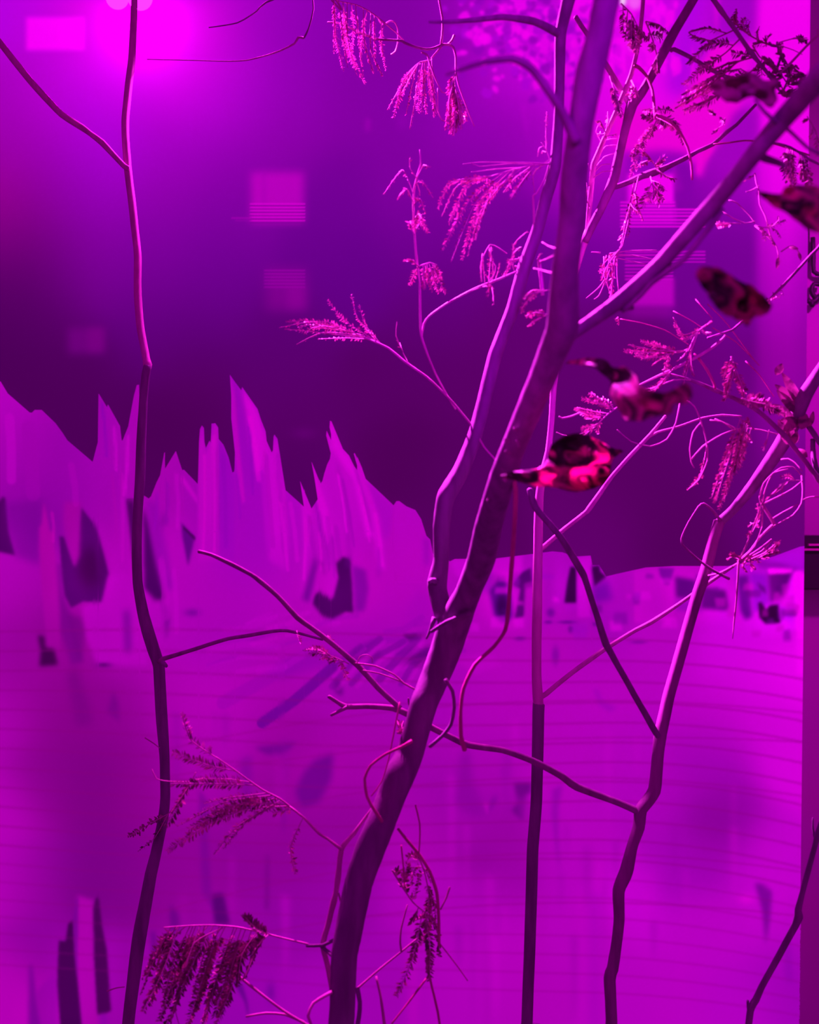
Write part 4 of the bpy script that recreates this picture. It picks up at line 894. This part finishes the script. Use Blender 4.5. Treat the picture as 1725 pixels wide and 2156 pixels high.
# ---- round stand of the pole
pot = thing('ball_stand', P(1118, 2480, 1.5), 'pale ball topped stand just showing at the lower edge under the straight pole', 'stand')
pc = P(1122, 2240, 1.5); pc.z = CAMZ-(2160-H/2)/F*1.5; rp = 92/F*1.5
def lathe(name, prof, c, mat, parent, n=48):
    V = []; Fc = []
    for r, z in prof:
        for k in range(n): V.append((c.x+r*math.cos(2*math.pi*k/n), c.y+r*math.sin(2*math.pi*k/n), z))
    for i in range(len(prof)-1):
        for k in range(n): Fc.append((i*n+k, i*n+(k+1) % n, (i+1)*n+(k+1) % n, (i+1)*n+k))
    Fc.append(tuple(range(n))[::-1]); Fc.append(tuple((len(prof)-1)*n+k for k in range(n)))
    return link(name, mesh(name, V, Fc), mat, parent)
zt = pc.z-0.003; zc = zt-rp
lathe('ball', [(max(.002, rp*math.cos(a)), zc+rp*math.sin(a)) for a in np.linspace(-1.25, 1.55, 24)], pc, M_pot, pot)
lathe('column', [(rp*.5, 0.02), (rp*.3, 0.08), (rp*.26, zc*.6), (rp*.34, zc-rp*.93)], pc, M_pot, pot)
lathe('foot', [(rp*1.3, 0.0), (rp*1.3, 0.012), (rp*.9, 0.022)], pc, M_pot, pot)

# ---- bare stem in the lower right corner
Hh = thing('corner_stem', P(1560, 3350, 1.3), 'bare dark stem rising out of the lower right corner', 'stem')
tube('stem', Hh, [(1530,3480,9),(1556,2400,8),(1577,2155,7),(1583,2120,7),(1592,2105,7),(1604,2078,6.5),(1632,2028,6.5),(1655,1985,7),(1674,1950,7.5),(1682,1930,9),(1681,1915,7),(1690,1880,5.5),(1703,1830,5.5),(1718,1775,5.5),(1723,1755,6.5),(1745,1690,5.5),(1765,1600,4),(1780,1520,2.5)], d0=1.3, d1=1.25, mat=M_bark, bump=.06)
tube('bud', Hh, [(1577,2125),(1575,2112),(1575,2106)], 4, 2.5, 1.3, 1.3, M_bark)
tube('bud', Hh, [(1716,1762),(1712,1745),(1712,1722)], 3, 1.6, 1.27, 1.27, M_bark)

# ---- twig hanging into the top of the frame
T = thing('hanging_twig', P(915, -500, 1.4), 'thin twig with limp feathery leaves hanging in at the top centre', 'twig')
t0 = tube('stem', T, [(915,-560,4),(900,-300,3.4),(918,-80,2.8),(925,0,2.4),(932,38,2.4),(932,70,2.4),(929,92,2.6)], d0=1.4, d1=1.4, nodes=2)
t1 = tube('branch', T, [(932,94,2.8),(915,101,2.6),(899,104,2.8),(875,99,2.6),(852,90,2.8),(845,86,2.6),(800,83,2.4),(787,80,2.4),(760,70,2.2),(730,55,2),(710,48,1.8),(690,47,1.4)], d0=1.4, d1=1.42, mat=M_bark2)
frond(T, [(850,86),(838,72),(812,50),(780,25),(750,10),(712,2),(700,-10)], [(.98,703,110,704,50),(.97,724,150,708,80),(.9,732,142,722,70),(.85,752,158,728,90),(.85,770,178,738,110),(.8,745,140,732,75),(.7,765,160,755,80),(.6,788,155,768,90),(.5,805,158,780,100),(.35,813,147,804,95),(.3,806,120,802,80),(.55,760,130,765,60),(.75,740,120,744,50),(.45,790,120,788,70)], 1.42, 1.8, 6.5, 4, keep=.75, dj=.05)
tube('tendril', t1, [(812,50),(822,44),(832,48),(838,62),(838,90),(833,108),(824,115)], 1.5, 1.6, 1.42)
tube('tendril', t1, [(806,52),(799,44),(797,36)], 2.2, 1.4, 1.42)
t2 = tube('twig', T, [(932,94,2.6),(945,94,2.4),(955,100,2.6),(960,120,2.2),(960,150,2),(966,180,1.8),(977,210,1.6),(990,245,1.4),(999,266,1.2)], d0=1.4, d1=1.36)
tube('twig', T, [(943,94),(952,85),(957,74)], 2, 2.6, 1.4)
frond(T, [(930,98),(915,115),(904,127),(885,131),(876,138),(862,150)], [(.95,816,232,845,180),(.85,828,250,848,190),(.8,835,225,850,170),(.75,855,240,868,180),(.65,863,272,876,200),(.6,880,238,884,180),(.55,888,240,890,190),(.5,898,240,894,180),(.45,908,215,902,170),(.4,912,215,906,170),(.35,921,244,912,180),(.7,845,200,866,160),(.35,915,246,914,210)], 1.4, 2.2, 7, 4.2, keep=.8, dj=.04)
frond(T, [(960,150),(958,175),(962,205)], [(.1,945,200,948,175),(.2,940,272,946,220),(.4,948,284,952,240),(.6,955,283,958,245),(.7,962,278,964,240),(.8,972,272,970,240),(.9,981,255,976,230),(.5,968,250,966,225),(.3,950,262,950,230),(.6,976,262,970,235),(.4,960,262,956,235),(.2,945,240,946,210)], 1.36, 1.6, 7, 3, keep=.9, wid=.42, dj=.03)
tube('twig', T, [(888,110),(900,116),(904,128),(914,158),(924,180),(931,194),(940,196)], 2.4, 1.2, 1.4, 1.38, M_stem)
tube('tendril', T, [(922,186),(922,232),(930,252),(938,254),(942,244)], 1.2, 1.4, 1.38)

# ---- small blurred twig on the far left, by the lamp
Ls = thing('bare_twig', P(640, -60, 2.0), 'faint bare twig curling up under the lamp glow', 'twig')
tube('stem', Ls, [(690,-420,3),(650,-120,3),(720,20,2),(690,-10,2)], d0=1.9, d1=1.9)
tube('twig', Ls, [(640,80,2.6),(628,79,2.4),(620,92,2),(590,107,1.8),(560,117,1.6),(520,127,1.4),(480,129,1.2),(400,127,1),(310,125,.8)], d0=1.9, d1=1.85)
tube('twig', Ls, [(650,-30,2),(560,5,2),(540,24,1.6),(500,48,1.4),(440,58,1.2)], d0=1.92, d1=1.9, mat=M_bark2)
tube('twig', Ls, [(655,-40,2),(660,20,1.8),(650,60,1.8),(640,80,2)], d0=1.92, d1=1.9, mat=M_bark2)

# ---- twig crossing the top right corner
K = thing('leafy_twig', P(1440, -500, 1.25), 'dark leafy twig slanting down through the upper right corner', 'twig')
k0 = tube('stem', K, [(1300,-420,6),(1440,-110,5.5),(1500,-5,5),(1545,58,4.6),(1585,115,4.4),(1612,148,3.6),(1640,188,2.4),(1648,200,2)], d0=1.25, d1=1.22, mat=M_bark2, nodes=3)
R = [([(1548,62),(1520,75),(1490,88)], [(.3,1455,68,1490,60),(.6,1450,135,1480,105),(.9,1452,70,1470,80)]),
     ([(1562,78),(1530,110),(1500,132)], [(.3,1480,100,1515,90),(.6,1468,150,1500,130),(.9,1440,180,1475,150)]),
     ([(1590,120),(1555,130),(1520,160)], [(.1,1540,110,1570,115),(.4,1470,185,1520,150),(.6,1432,215,1490,180),(.8,1425,225,1480,195),(.9,1440,200,1490,172),(.3,1495,150,1535,132)]),
     ([(1600,135),(1570,160),(1530,185)], [(.3,1478,205,1530,170),(.6,1445,228,1500,205),(.9,1440,235,1490,215),(.4,1530,150,1560,145),(.7,1505,170,1530,165)]),
     ([(1545,45),(1560,60),(1585,78),(1620,95),(1650,100)], [(.1,1552,18,1550,35),(.2,1545,30,1545,42),(.4,1580,45,1575,58),(.55,1600,55,1595,70),(.7,1620,75,1615,85),(.9,1650,92,1640,96),(.8,1590,95,1605,90),(.3,1572,38,1565,50)]),
     ([(1585,95),(1600,120),(1625,135)], [(.3,1570,110,1580,102),(.6,1605,160,1602,140),(.9,1640,150,1630,145),(.8,1590,150,1605,140)])]
for i, (rc, rows) in enumerate(R):
    frond(K, rc, rows, 1.24, 1.8, 11.5, 4.6, mat=M_dark if i < 4 else M_dry, keep=.92, wid=.34, sag=.02, dj=.03, stem=M_vine, flat=.25)
frond(K, [(1648,195),(1660,165),(1655,140)], [(.1,1620,150,1635,165),(.3,1690,160,1675,155),(.4,1612,120,1630,135),(.6,1640,108,1648,120),(.2,1700,178,1680,170),(.0,1690,195,1668,192),(.1,1672,205,1660,200),(.5,1680,140,1670,145)], 1.23, 2.6, 13, 4.5, mat=M_dark, keep=.95, wid=.6, stem=M_bark2)
tube('twig', k0, [(1636,145),(1642,128),(1645,115),(1637,97),(1637,88)], 3, 2, 1.23, 1.22, M_bark2)
tube('twig', k0, [(1637,98),(1626,96),(1620,90)], 2.2, 3, 1.23, 1.22, M_bark2)
tube('twig', k0, [(1645,118),(1655,130),(1660,140)], 2.4, 1.6, 1.23, 1.22, M_bark2)
tube('tendril', k0, [(1640,90),(1668,82),(1700,80)], 1.2, 1, 1.22)
tube('tendril', k0, [(1640,95),(1670,105),(1690,115)], 1, .8, 1.22)
tube('tendril', k0, [(1585,160),(1560,145),(1535,155)], 1, .8, 1.22)
frond(K, [(1686,80),(1672,80),(1668,82)], [(.1,1695,88,1692,84),(.4,1690,82,1684,82)], 1.22, 1.4, 10, 3, mat=M_dark, keep=.9, wid=.5)
tube('twig', k0, [(1642,155,2.6),(1668,130,2.6),(1698,98,2.6),(1724,74,2.6),(1760,45,2.4)], d0=1.22, d1=1.2, mat=M_stem)
tube('thorn', k0, [(1723,76),(1722,66),(1721,60)], 1.8, 1.2, 1.2)
frond(K, [(1528,248),(1524,262),(1512,270)], [(.2,1520,250,1524,254),(.9,1500,282,1506,276)], 1.24, 1.2, 9, 4, mat=M_dark, keep=.9, wid=.45)
frond(K, [(1508,240),(1502,238),(1496,235)], [(.3,1494,236,1500,237),(.6,1496,234,1498,235)], 1.24, 1.2, 7, 2, mat=M_dark, keep=1, wid=.6)

# ---- twig coming in from the right edge, with its sprays
J = thing('side_twig', P(1800, 1120, 1.22), 'thin pink edged twig entering from the right edge with small feathery sprays', 'twig')
j0 = tube('stem', J, [(1830,1130,6),(1760,1050,5.5),(1725,1010,5.2),(1690,964,5),(1650,915,5),(1600,868,4.6),(1560,845,4.4),(1508,822,4.2),(1470,806,3.6),(1440,796,3),(1412,788,2.4)], d0=1.22, d1=1.3, mat=M_bark2, nodes=5)
tube('twig', j0, [(1506,820,3),(1504,808,3),(1490,780,3),(1472,755,2.6),(1462,745,2)], d0=1.26, d1=1.28, mat=M_vine)
j1 = tube('twig', j0, [(1528,706,2),(1522,714,2.8),(1500,732,3.2),(1460,756,3.2),(1420,776,3),(1390,790,2.6),(1348,810,2)], d0=1.25, d1=1.3, mat=M_peel)
j2 = tube('twig', j0, [(1790,430,3.4),(1725,520,3.2),(1710,535,3.2),(1660,590,3.2),(1620,632,3),(1600,650,2.6),(1560,680,2.6),(1542,695,2.6),(1520,702,2.4),(1490,712,2)], d0=1.22, d1=1.26, mat=M_bark2)
frond(J, [(1600,648),(1580,655),(1560,665)], [(.2,1655,598,1632,622),(.4,1650,618,1625,632)], 1.22, 1.6, 8, 5, keep=.5)
frond(J, [(1500,678),(1480,690),(1462,712),(1450,740)], [(.2,1418,668,1440,705),(.3,1420,680,1442,715),(.1,1498,676,1490,684),(.4,1470,690,1474,698),(.5,1440,790,1450,760),(.6,1432,830,1445,790),(.7,1425,760,1440,750),(.3,1500,700,1485,702),(.8,1462,790,1456,765)], 1.28, 2.4, 6, 3, keep=.95, wid=.42, dj=.03)
frond(J, [(1456,733),(1430,742),(1405,744)], [(.3,1315,738,1370,742),(.4,1328,726,1372,736),(.5,1350,718,1385,730),(.6,1338,750,1370,750),(.7,1352,755,1385,752),(.5,1372,722,1392,732),(.8,1375,768,1392,756),(.6,1395,732,1408,738),(.9,1402,785,1404,765)], 1.28, 1.8, 8, 3.2, keep=.9, wid=.36, dj=.03)
frond(J, [(1425,770),(1410,785),(1398,800)], [(.3,1355,820,1385,812),(.6,1358,824,1380,820),(.2,1400,770,1410,775),(.9,1395,805,1398,802)], 1.28, 1.4, 7, 3.2, keep=.9, wid=.4)
frond(J, [(1300,858),(1280,872),(1262,890),(1245,908)], [(.1,1225,838,1262,850),(.2,1240,828,1270,845),(.3,1215,858,1250,866),(.1,1270,838,1285,850),(.4,1212,862,1240,872),(.5,1225,870,1245,880),(.7,1226,905,1240,900),(.8,1222,922,1232,915),(.6,1262,915,1258,902)], 1.28, 1.8, 8, 3.4, keep=.9, wid=.42, dj=.03)
tube('twig', J, [(1225,868),(1205,876),(1184,881),(1178,877)], 2, 2, 1.3)
tube('tendril', J, [(1228,912),(1205,918),(1185,916),(1172,910)], 1.2, 1, 1.3)
frond(J, [(1540,750),(1548,775),(1560,800)], [(.1,1524,800,1528,775),(.3,1528,830,1530,812),(.5,1526,845,1530,835),(.2,1546,772,1546,765),(.6,1568,830,1564,815),(.8,1572,850,1568,832),(.4,1552,800,1550,790)], 1.26, 2.2, 10, 3, keep=1, wid=.42, dj=.02)
frond(J, [(1562,838),(1580,848),(1600,850)], [(.1,1622,852,1595,848),(.3,1640,862,1610,852),(.5,1655,872,1625,862),(.2,1605,838,1588,842)], 1.2, 2.4, 14, 4, mat=M_dark, keep=.95, wid=.42, dj=.02)
frond(J, [(1590,905),(1570,888),(1556,880)], [(.6,1548,960,1558,915),(.7,1505,1060,1538,960),(.8,1515,1072,1545,975),(.75,1525,1055,1545,980),(.5,1548,1000,1560,940),(.4,1560,985,1566,935),(.9,1498,1050,1530,960),(.6,1535,1030,1548,970),(.3,1572,880,1576,892),(.2,1555,985,1566,950)], 1.24, 1.6, 8, 3.2, keep=.95, wid=.42, dj=.03)
frond(J, [(1568,900),(1570,915),(1572,925)], [(.3,1585,932,1580,920),(.8,1572,935,1571,930)], 1.22, 1.4, 6, 3, keep=.8)
frond(J, [(1620,905),(1614,935),(1608,950)], [(.4,1606,948,1610,942)], 1.24, 1.2, 7, 4, keep=.6)
for pts in ([(1436,846),(1448,845),(1462,855),(1476,885),(1488,930),(1490,970),(1472,1010),(1450,1030)],[(1478,888),(1460,910),(1453,945),(1456,972),(1462,985)],[(1456,968),(1480,940),(1520,915),(1560,902),(1600,905),(1640,915)],[(1432,850),(1424,890),(1405,925),(1370,940),(1330,930),(1300,905)],[(1495,885),(1520,888),(1545,905)],[(1505,882),(1530,892),(1560,908)],[(1370,820),(1420,800),(1455,800)]):
    tube('tendril', j0, pts, 1.8, 1.3, 1.28, 1.27)
frond(J, [(1488,940),(1486,955),(1482,970)], [(.4,1448,1032,1478,1000),(.8,1455,1026,1475,1002)], 1.27, 1, 8, 5, keep=.7, wid=.5)
for pts in ([(1306,672),(1350,680),(1400,695),(1450,725)],[(1418,655),(1450,672),(1480,690)],[(1500,690),(1550,720),(1600,770)],[(1490,640),(1530,680),(1590,760)],[(1465,630),(1500,670)],[(1570,760),(1600,790),(1630,835)]):
    tube('tendril', j0, pts, 1.2, .9, 1.3, 1.28, M_vine)
frond(J, [(1302,668),(1304,676)], [(.5,1303,685,1304,680),(.2,1296,674,1299,671)], 1.3, 1.4, 5, 2.4, keep=1, wid=.5)
# leafy knot on the limb at the right edge
def leaflet(name, parent, base, tip, wpx, d, mat, curl=.2):
    """a broad little leaf from base to tip (pixels)"""
    b = P(*base, d); t = P(*tip, d-.01)
    ax = t-b; ln = ax.length; ax.normalize()
    sd = ax.cross(Vector((0, 1, 0))).normalized(); up = sd.cross(ax)
    V = []; Fc = []; n = 8
    for i in range(n+1):
        s = i/n; w = wpx/F*d*math.sin(math.pi*min(.98, .06+s*.92))**.8
        c = b+ax*(ln*s)+up*(curl*ln*(s*s-.3*s))
        for k in (-1, -.5, 0, .5, 1): V.append(c+sd*(w*.5*k)+up*(.12*wpx/F*d*abs(k)))
    for i in range(n):
        for k in range(4): Fc.append((i*5+k, i*5+k+1, i*5+k+6, i*5+k+5))
    return link(name, mesh(name, V, Fc), mat, parent)
for b_, t_, w_ in (((1690,860),(1654,785),22),((1680,848),(1638,810),18),((1678,870),(1642,822),20),((1672,880),(1632,852),20),((1690,868),(1652,842),22),((1700,872),(1690,900),26),((1685,880),(1655,905),24),((1688,890),(1648,885),22),
                   ((1660,935),(1644,885),20),((1670,940),(1660,880),20),((1668,938),(1680,912),18),((1680,945),(1700,960),16),((1635,790),(1648,768),18),((1630,870),(1610,840),16),((1705,900),(1715,868),12)):
    leaflet('leaflet', D3, b_, t_, w_, 1.27, M_dark)
tube('twig', D3, [(1690,885),(1705,900),(1725,930),(1745,960)], 6, 5, 1.28, 1.25, M_bark)
tube('twig', D3, [(1712,925),(1712,945),(1718,985),(1740,1020)], 5, 6, 1.27, 1.25, M_bark)
# tangled spray low on the right
Q = D3
q0 = tube('twig', Q, [(1543,1345,.8),(1546,1310,1.6),(1551,1260,2),(1556,1180,2.6)], d0=1.3, d1=1.3, mat=M_stem)
tube('branch', Q, [(1557,1185),(1530,1200),(1512,1208),(1492,1212)], 2.4, 2, 1.3, 1.35)
q1 = tube('twig', Q, [(1556,1182,3),(1580,1160,2.4),(1600,1132,2.2),(1625,1108,3.4),(1632,1105,4),(1618,1082,3.4),(1603,1058,2.6),(1600,1045,2)], d0=1.3, d1=1.26, mat=M_peel)
for pts in ([(1604,1060),(1612,1030),(1625,1000),(1645,985),(1670,983),(1688,1000)],[(1600,1045),(1608,1018),(1630,995),(1660,988)],[(1688,1000),(1691,1030),(1688,1060),(1670,1085),(1630,1107)],[(1604,1062),(1640,1045),(1668,1030),(1690,1012)],[(1622,1095),(1650,1078),(1680,1062)],[(1645,968),(1660,966),(1675,975),(1690,992)],[(1692,1052),(1708,1046),(1740,1046)],[(1556,1182),(1575,1140),(1590,1100)],[(1560,1180),(1590,1150),(1605,1110)],[(1565,1178),(1600,1155),(1625,1135)],[(1570,1178),(1605,1160),(1625,1138)],[(1575,1180),(1610,1165),(1637,1142)],[(1590,1100),(1600,1075),(1604,1060)],[(1604,1112),(1606,1085),(1608,1060)]):
    tube('tendril', q1, pts, 1.8, 1.3, 1.28, 1.26)
frond(Q, [(1685,1012),(1665,1012),(1640,1022)], [(.2,1642,1005,1660,1002),(.5,1630,1040,1645,1030),(.8,1612,1055,1625,1042),(.7,1650,1045,1648,1032)], 1.26, 1.2, 6, 3.4, keep=.8, wid=.4)
frond(Q, [(1556,1182),(1580,1178),(1610,1172)], [(.1,1530,1178,1545,1172),(.2,1540,1168,1548,1170),(.5,1580,1170,1575,1174),(.6,1620,1176,1600,1172),(.8,1640,1160,1625,1164),(.9,1640,1140,1632,1152),(.7,1600,1185,1595,1180),(.3,1575,1205,1565,1192),(.5,1590,1200,1580,1190)], 1.28, 1.6, 8, 2.8, keep=.95, wid=.42, dj=.03)
frond(Q, [(1600,1095),(1590,1110),(1582,1125)], [(.2,1575,1110,1585,1102),(.5,1600,1110,1596,1106),(.8,1575,1130,1580,1124),(.3,1595,1060,1598,1080)], 1.28, 1.2, 6, 3.5, keep=.7, wid=.4)

# ---- sprigs hanging from the diagonal limb in front of the bright column
V_ = thing('dangling_sprig', P(1690, 300, 1.2), 'sparse dangling sprig with tiny pods in front of the bright column at right', 'sprig')
v0 = tube('stem', V_, [(1790,320,3),(1725,345,3),(1690,325,2.6),(1665,310,2.2),(1640,302,2),(1612,300,1.6)], d0=1.15, d1=1.2, mat=M_bark2)
frond(V_, [(1700,330),(1680,318),(1655,310)], [(.2,1710,400,1705,365),(.3,1702,412,1702,370),(.7,1678,385,1672,345),(.75,1668,390,1664,345),(.9,1658,380,1652,340),(.85,1662,365,1658,330),(.4,1692,380,1690,350)], 1.2, 2, 11, 4.5, mat=M_dark, keep=.9, wid=.55)
frond(V_, [(1725,300),(1715,270),(1700,245)], [(.3,1722,330,1722,315),(.6,1708,290,1712,280),(.9,1695,255,1698,250)], 1.2, 1.6, 8, 4, mat=M_dry, keep=.8)
for pts in ([(1590,365),(1593,385),(1598,400),(1600,430),(1612,455),(1616,470)],[(1598,392),(1585,400),(1572,404)],[(1535,422),(1552,427),(1580,455),(1590,470)],[(1522,446),(1545,460),(1570,470),(1590,466)],[(1508,472),(1530,470),(1560,471)],[(1590,475),(1615,497),(1630,510)],[(1612,455),(1622,495),(1636,520),(1640,540)],[(1645,530),(1660,520),(1672,518),(1685,535)]):
    tube('tendril', v0, pts, 1.5, 1.1, 1.22, 1.2)
frond(V_, [(1590,475),(1615,480),(1640,470)], [(.2,1625,500,1608,486),(.4,1655,465,1635,472),(.6,1645,500,1636,486),(.8,1640,455,1640,464),(.3,1612,508,1610,492)], 1.2, 1.2, 7, 5, mat=M_dark, keep=.7, wid=.5)
frond(V_, [(1560,471),(1540,470),(1525,468)], [(.4,1512,476,1525,474),(.8,1510,468,1518,470)], 1.22, 1.2, 7, 3, keep=.8)
frond(V_, [(1590,365),(1586,372)], [(.5,1570,380,1580,374),(.3,1592,385,1591,376)], 1.22, 1.2, 6, 3, keep=.8)
for b_, t_, w_ in (((1662,520),(1680,522),8),((1682,530),(1688,545),8),((1640,540),(1638,562),9),((1628,508),(1632,515),8)):
    leaflet('pod', V_, b_, t_, w_, 1.2, M_dark)

# ------------------------------------------------------------------ dead leaves close to the lens
def dead_leaf(name, label, outline, d, mat, dz, seed, curl=.018):
    """crumpled leaf: outline in pixels, pleated towards the lens"""
    g = random.Random(seed); n = len(outline)
    o = []
    for i in range(n):
        a, b, c, e = outline[i-1], outline[i], outline[(i+1) % n], outline[(i+2) % n]
        for k in range(3):
            t = k/3
            f = lambda j: .5*((2*b[j])+(-a[j]+c[j])*t+(2*a[j]-5*b[j]+4*c[j]-e[j])*t*t+(-a[j]+3*b[j]-3*c[j]+e[j])*t**3)
            o.append(Vector((f(0)+g.uniform(-1.6, 1.6), f(1)+g.uniform(-1.6, 1.6))))
    xs = [p.x for p in o]; ys = [p.y for p in o]; ins = []
    y = min(ys)
    while y < max(ys):
        x = min(xs)
        while x < max(xs):
            c = False
            for i in range(len(o)):
                p, q_ = o[i], o[(i+1) % len(o)]
                if (p.y > y) != (q_.y > y) and x < p.x+(y-p.y)*(q_.x-p.x)/(q_.y-p.y): c = not c
            if c: ins.append(Vector((x+g.uniform(-1, 1), y+g.uniform(-1, 1))))
            x += 7
        y += 7
    co, _, fs, *_r = delaunay_2d_cdt(o+ins, [], [list(range(len(o)))], 1, 1e-4)
    ph = [g.uniform(0, 6) for _ in range(6)]
    def dep(c):
        u = (c.x-min(xs))/(max(xs)-min(xs)); v = (c.y-min(ys))/(max(ys)-min(ys))
        return d + dz*(u-.5) + curl*(math.sin(9*u+ph[0])*math.cos(4*v+ph[1])+.6*math.sin(11*v+6*u+ph[2])+.35*math.sin(23*u-14*v+ph[3]))
    me = mesh(name, [P(c.x, c.y, dep(c)) for c in co], [list(f)[::-1] for f in fs])
    ob = link(name, me, mat)
    m = ob.modifiers.new('thickness', 'SOLIDIFY'); m.thickness = .0006
    tag(ob, label, 'leaf', 'dead leaves close to the lens')
    return ob
dead_leaf('dead_leaf', 'plain dark purple dead leaf hanging over the diagonal branch, top right', [(1497,178),(1530,166),(1558,160),(1578,151),(1600,160),(1612,170),(1640,166),(1634,190),(1636,212),(1622,226),(1600,210),(1580,203),(1556,216),(1532,214),(1508,196)], .72, M_redd, .03, 1, .008)
dead_leaf('dead_leaf', 'large dark dead leaf with pink holes cut off by the right edge', [(1596,402),(1640,410),(1655,395),(1690,388),(1730,396),(1790,420),(1780,500),(1730,492),(1700,482),(1672,462),(1640,440),(1618,424)], .68, M_red, .04, 5, .014)
dead_leaf('dead_leaf', 'red blotched dead leaf hanging below the diagonal branch at right', [(1466,584),(1476,562),(1500,562),(1530,572),(1560,592),(1586,604),(1606,622),(1625,642),(1612,664),(1586,668),(1578,686),(1562,676),(1530,664),(1506,644),(1488,616)], .66, M_red, .04, 9, .012)
dead_leaf('dead_leaf', 'largest red and black dead leaf crossing in front of the main trunk', [(1055,1000),(1100,990),(1145,980),(1160,940),(1185,922),(1220,912),(1250,922),(1285,940),(1312,952),(1290,968),(1284,1000),(1270,1020),(1240,1030),(1205,1036),(1170,1026),(1130,1024),(1095,1016)], .88, M_red, .06, 14, .014)
dead_leaf('dead_leaf', 'blurred maroon dead leaf of several lobes in front of the feathery sprays', [(1188,764),(1236,754),(1272,757),(1292,776),(1312,772),(1340,792),(1348,812),(1400,830),(1440,806),(1456,822),(1448,846),(1420,850),(1412,868),(1380,876),(1350,886),(1318,884),(1302,860),(1284,832),(1286,804),(1262,782),(1238,770)], .74, M_maroon, -.25, 23, .016)


# ------------------------------------------------------------------ dark curling ornament on the wall at the right
Or = thing('wall_ornament', P(1715, 640, 2.76), 'dark curling wrought ornament on the wall strip at the right edge', 'ornament')
for pts, r in (([(1700,478),(1701,520),(1700,552)],4.5),([(1712,500),(1713,540),(1714,572),(1730,578),(1760,575)],5),([(1730,600),(1714,598),(1709,612),(1716,626),(1730,624),(1734,610)],5),([(1700,632),(1708,636),(1716,634),(1724,624)],6),([(1708,636),(1712,644)],6)):
    tube('scroll', Or, pts, r, r, 2.755, 2.755, M_black, sides=8)
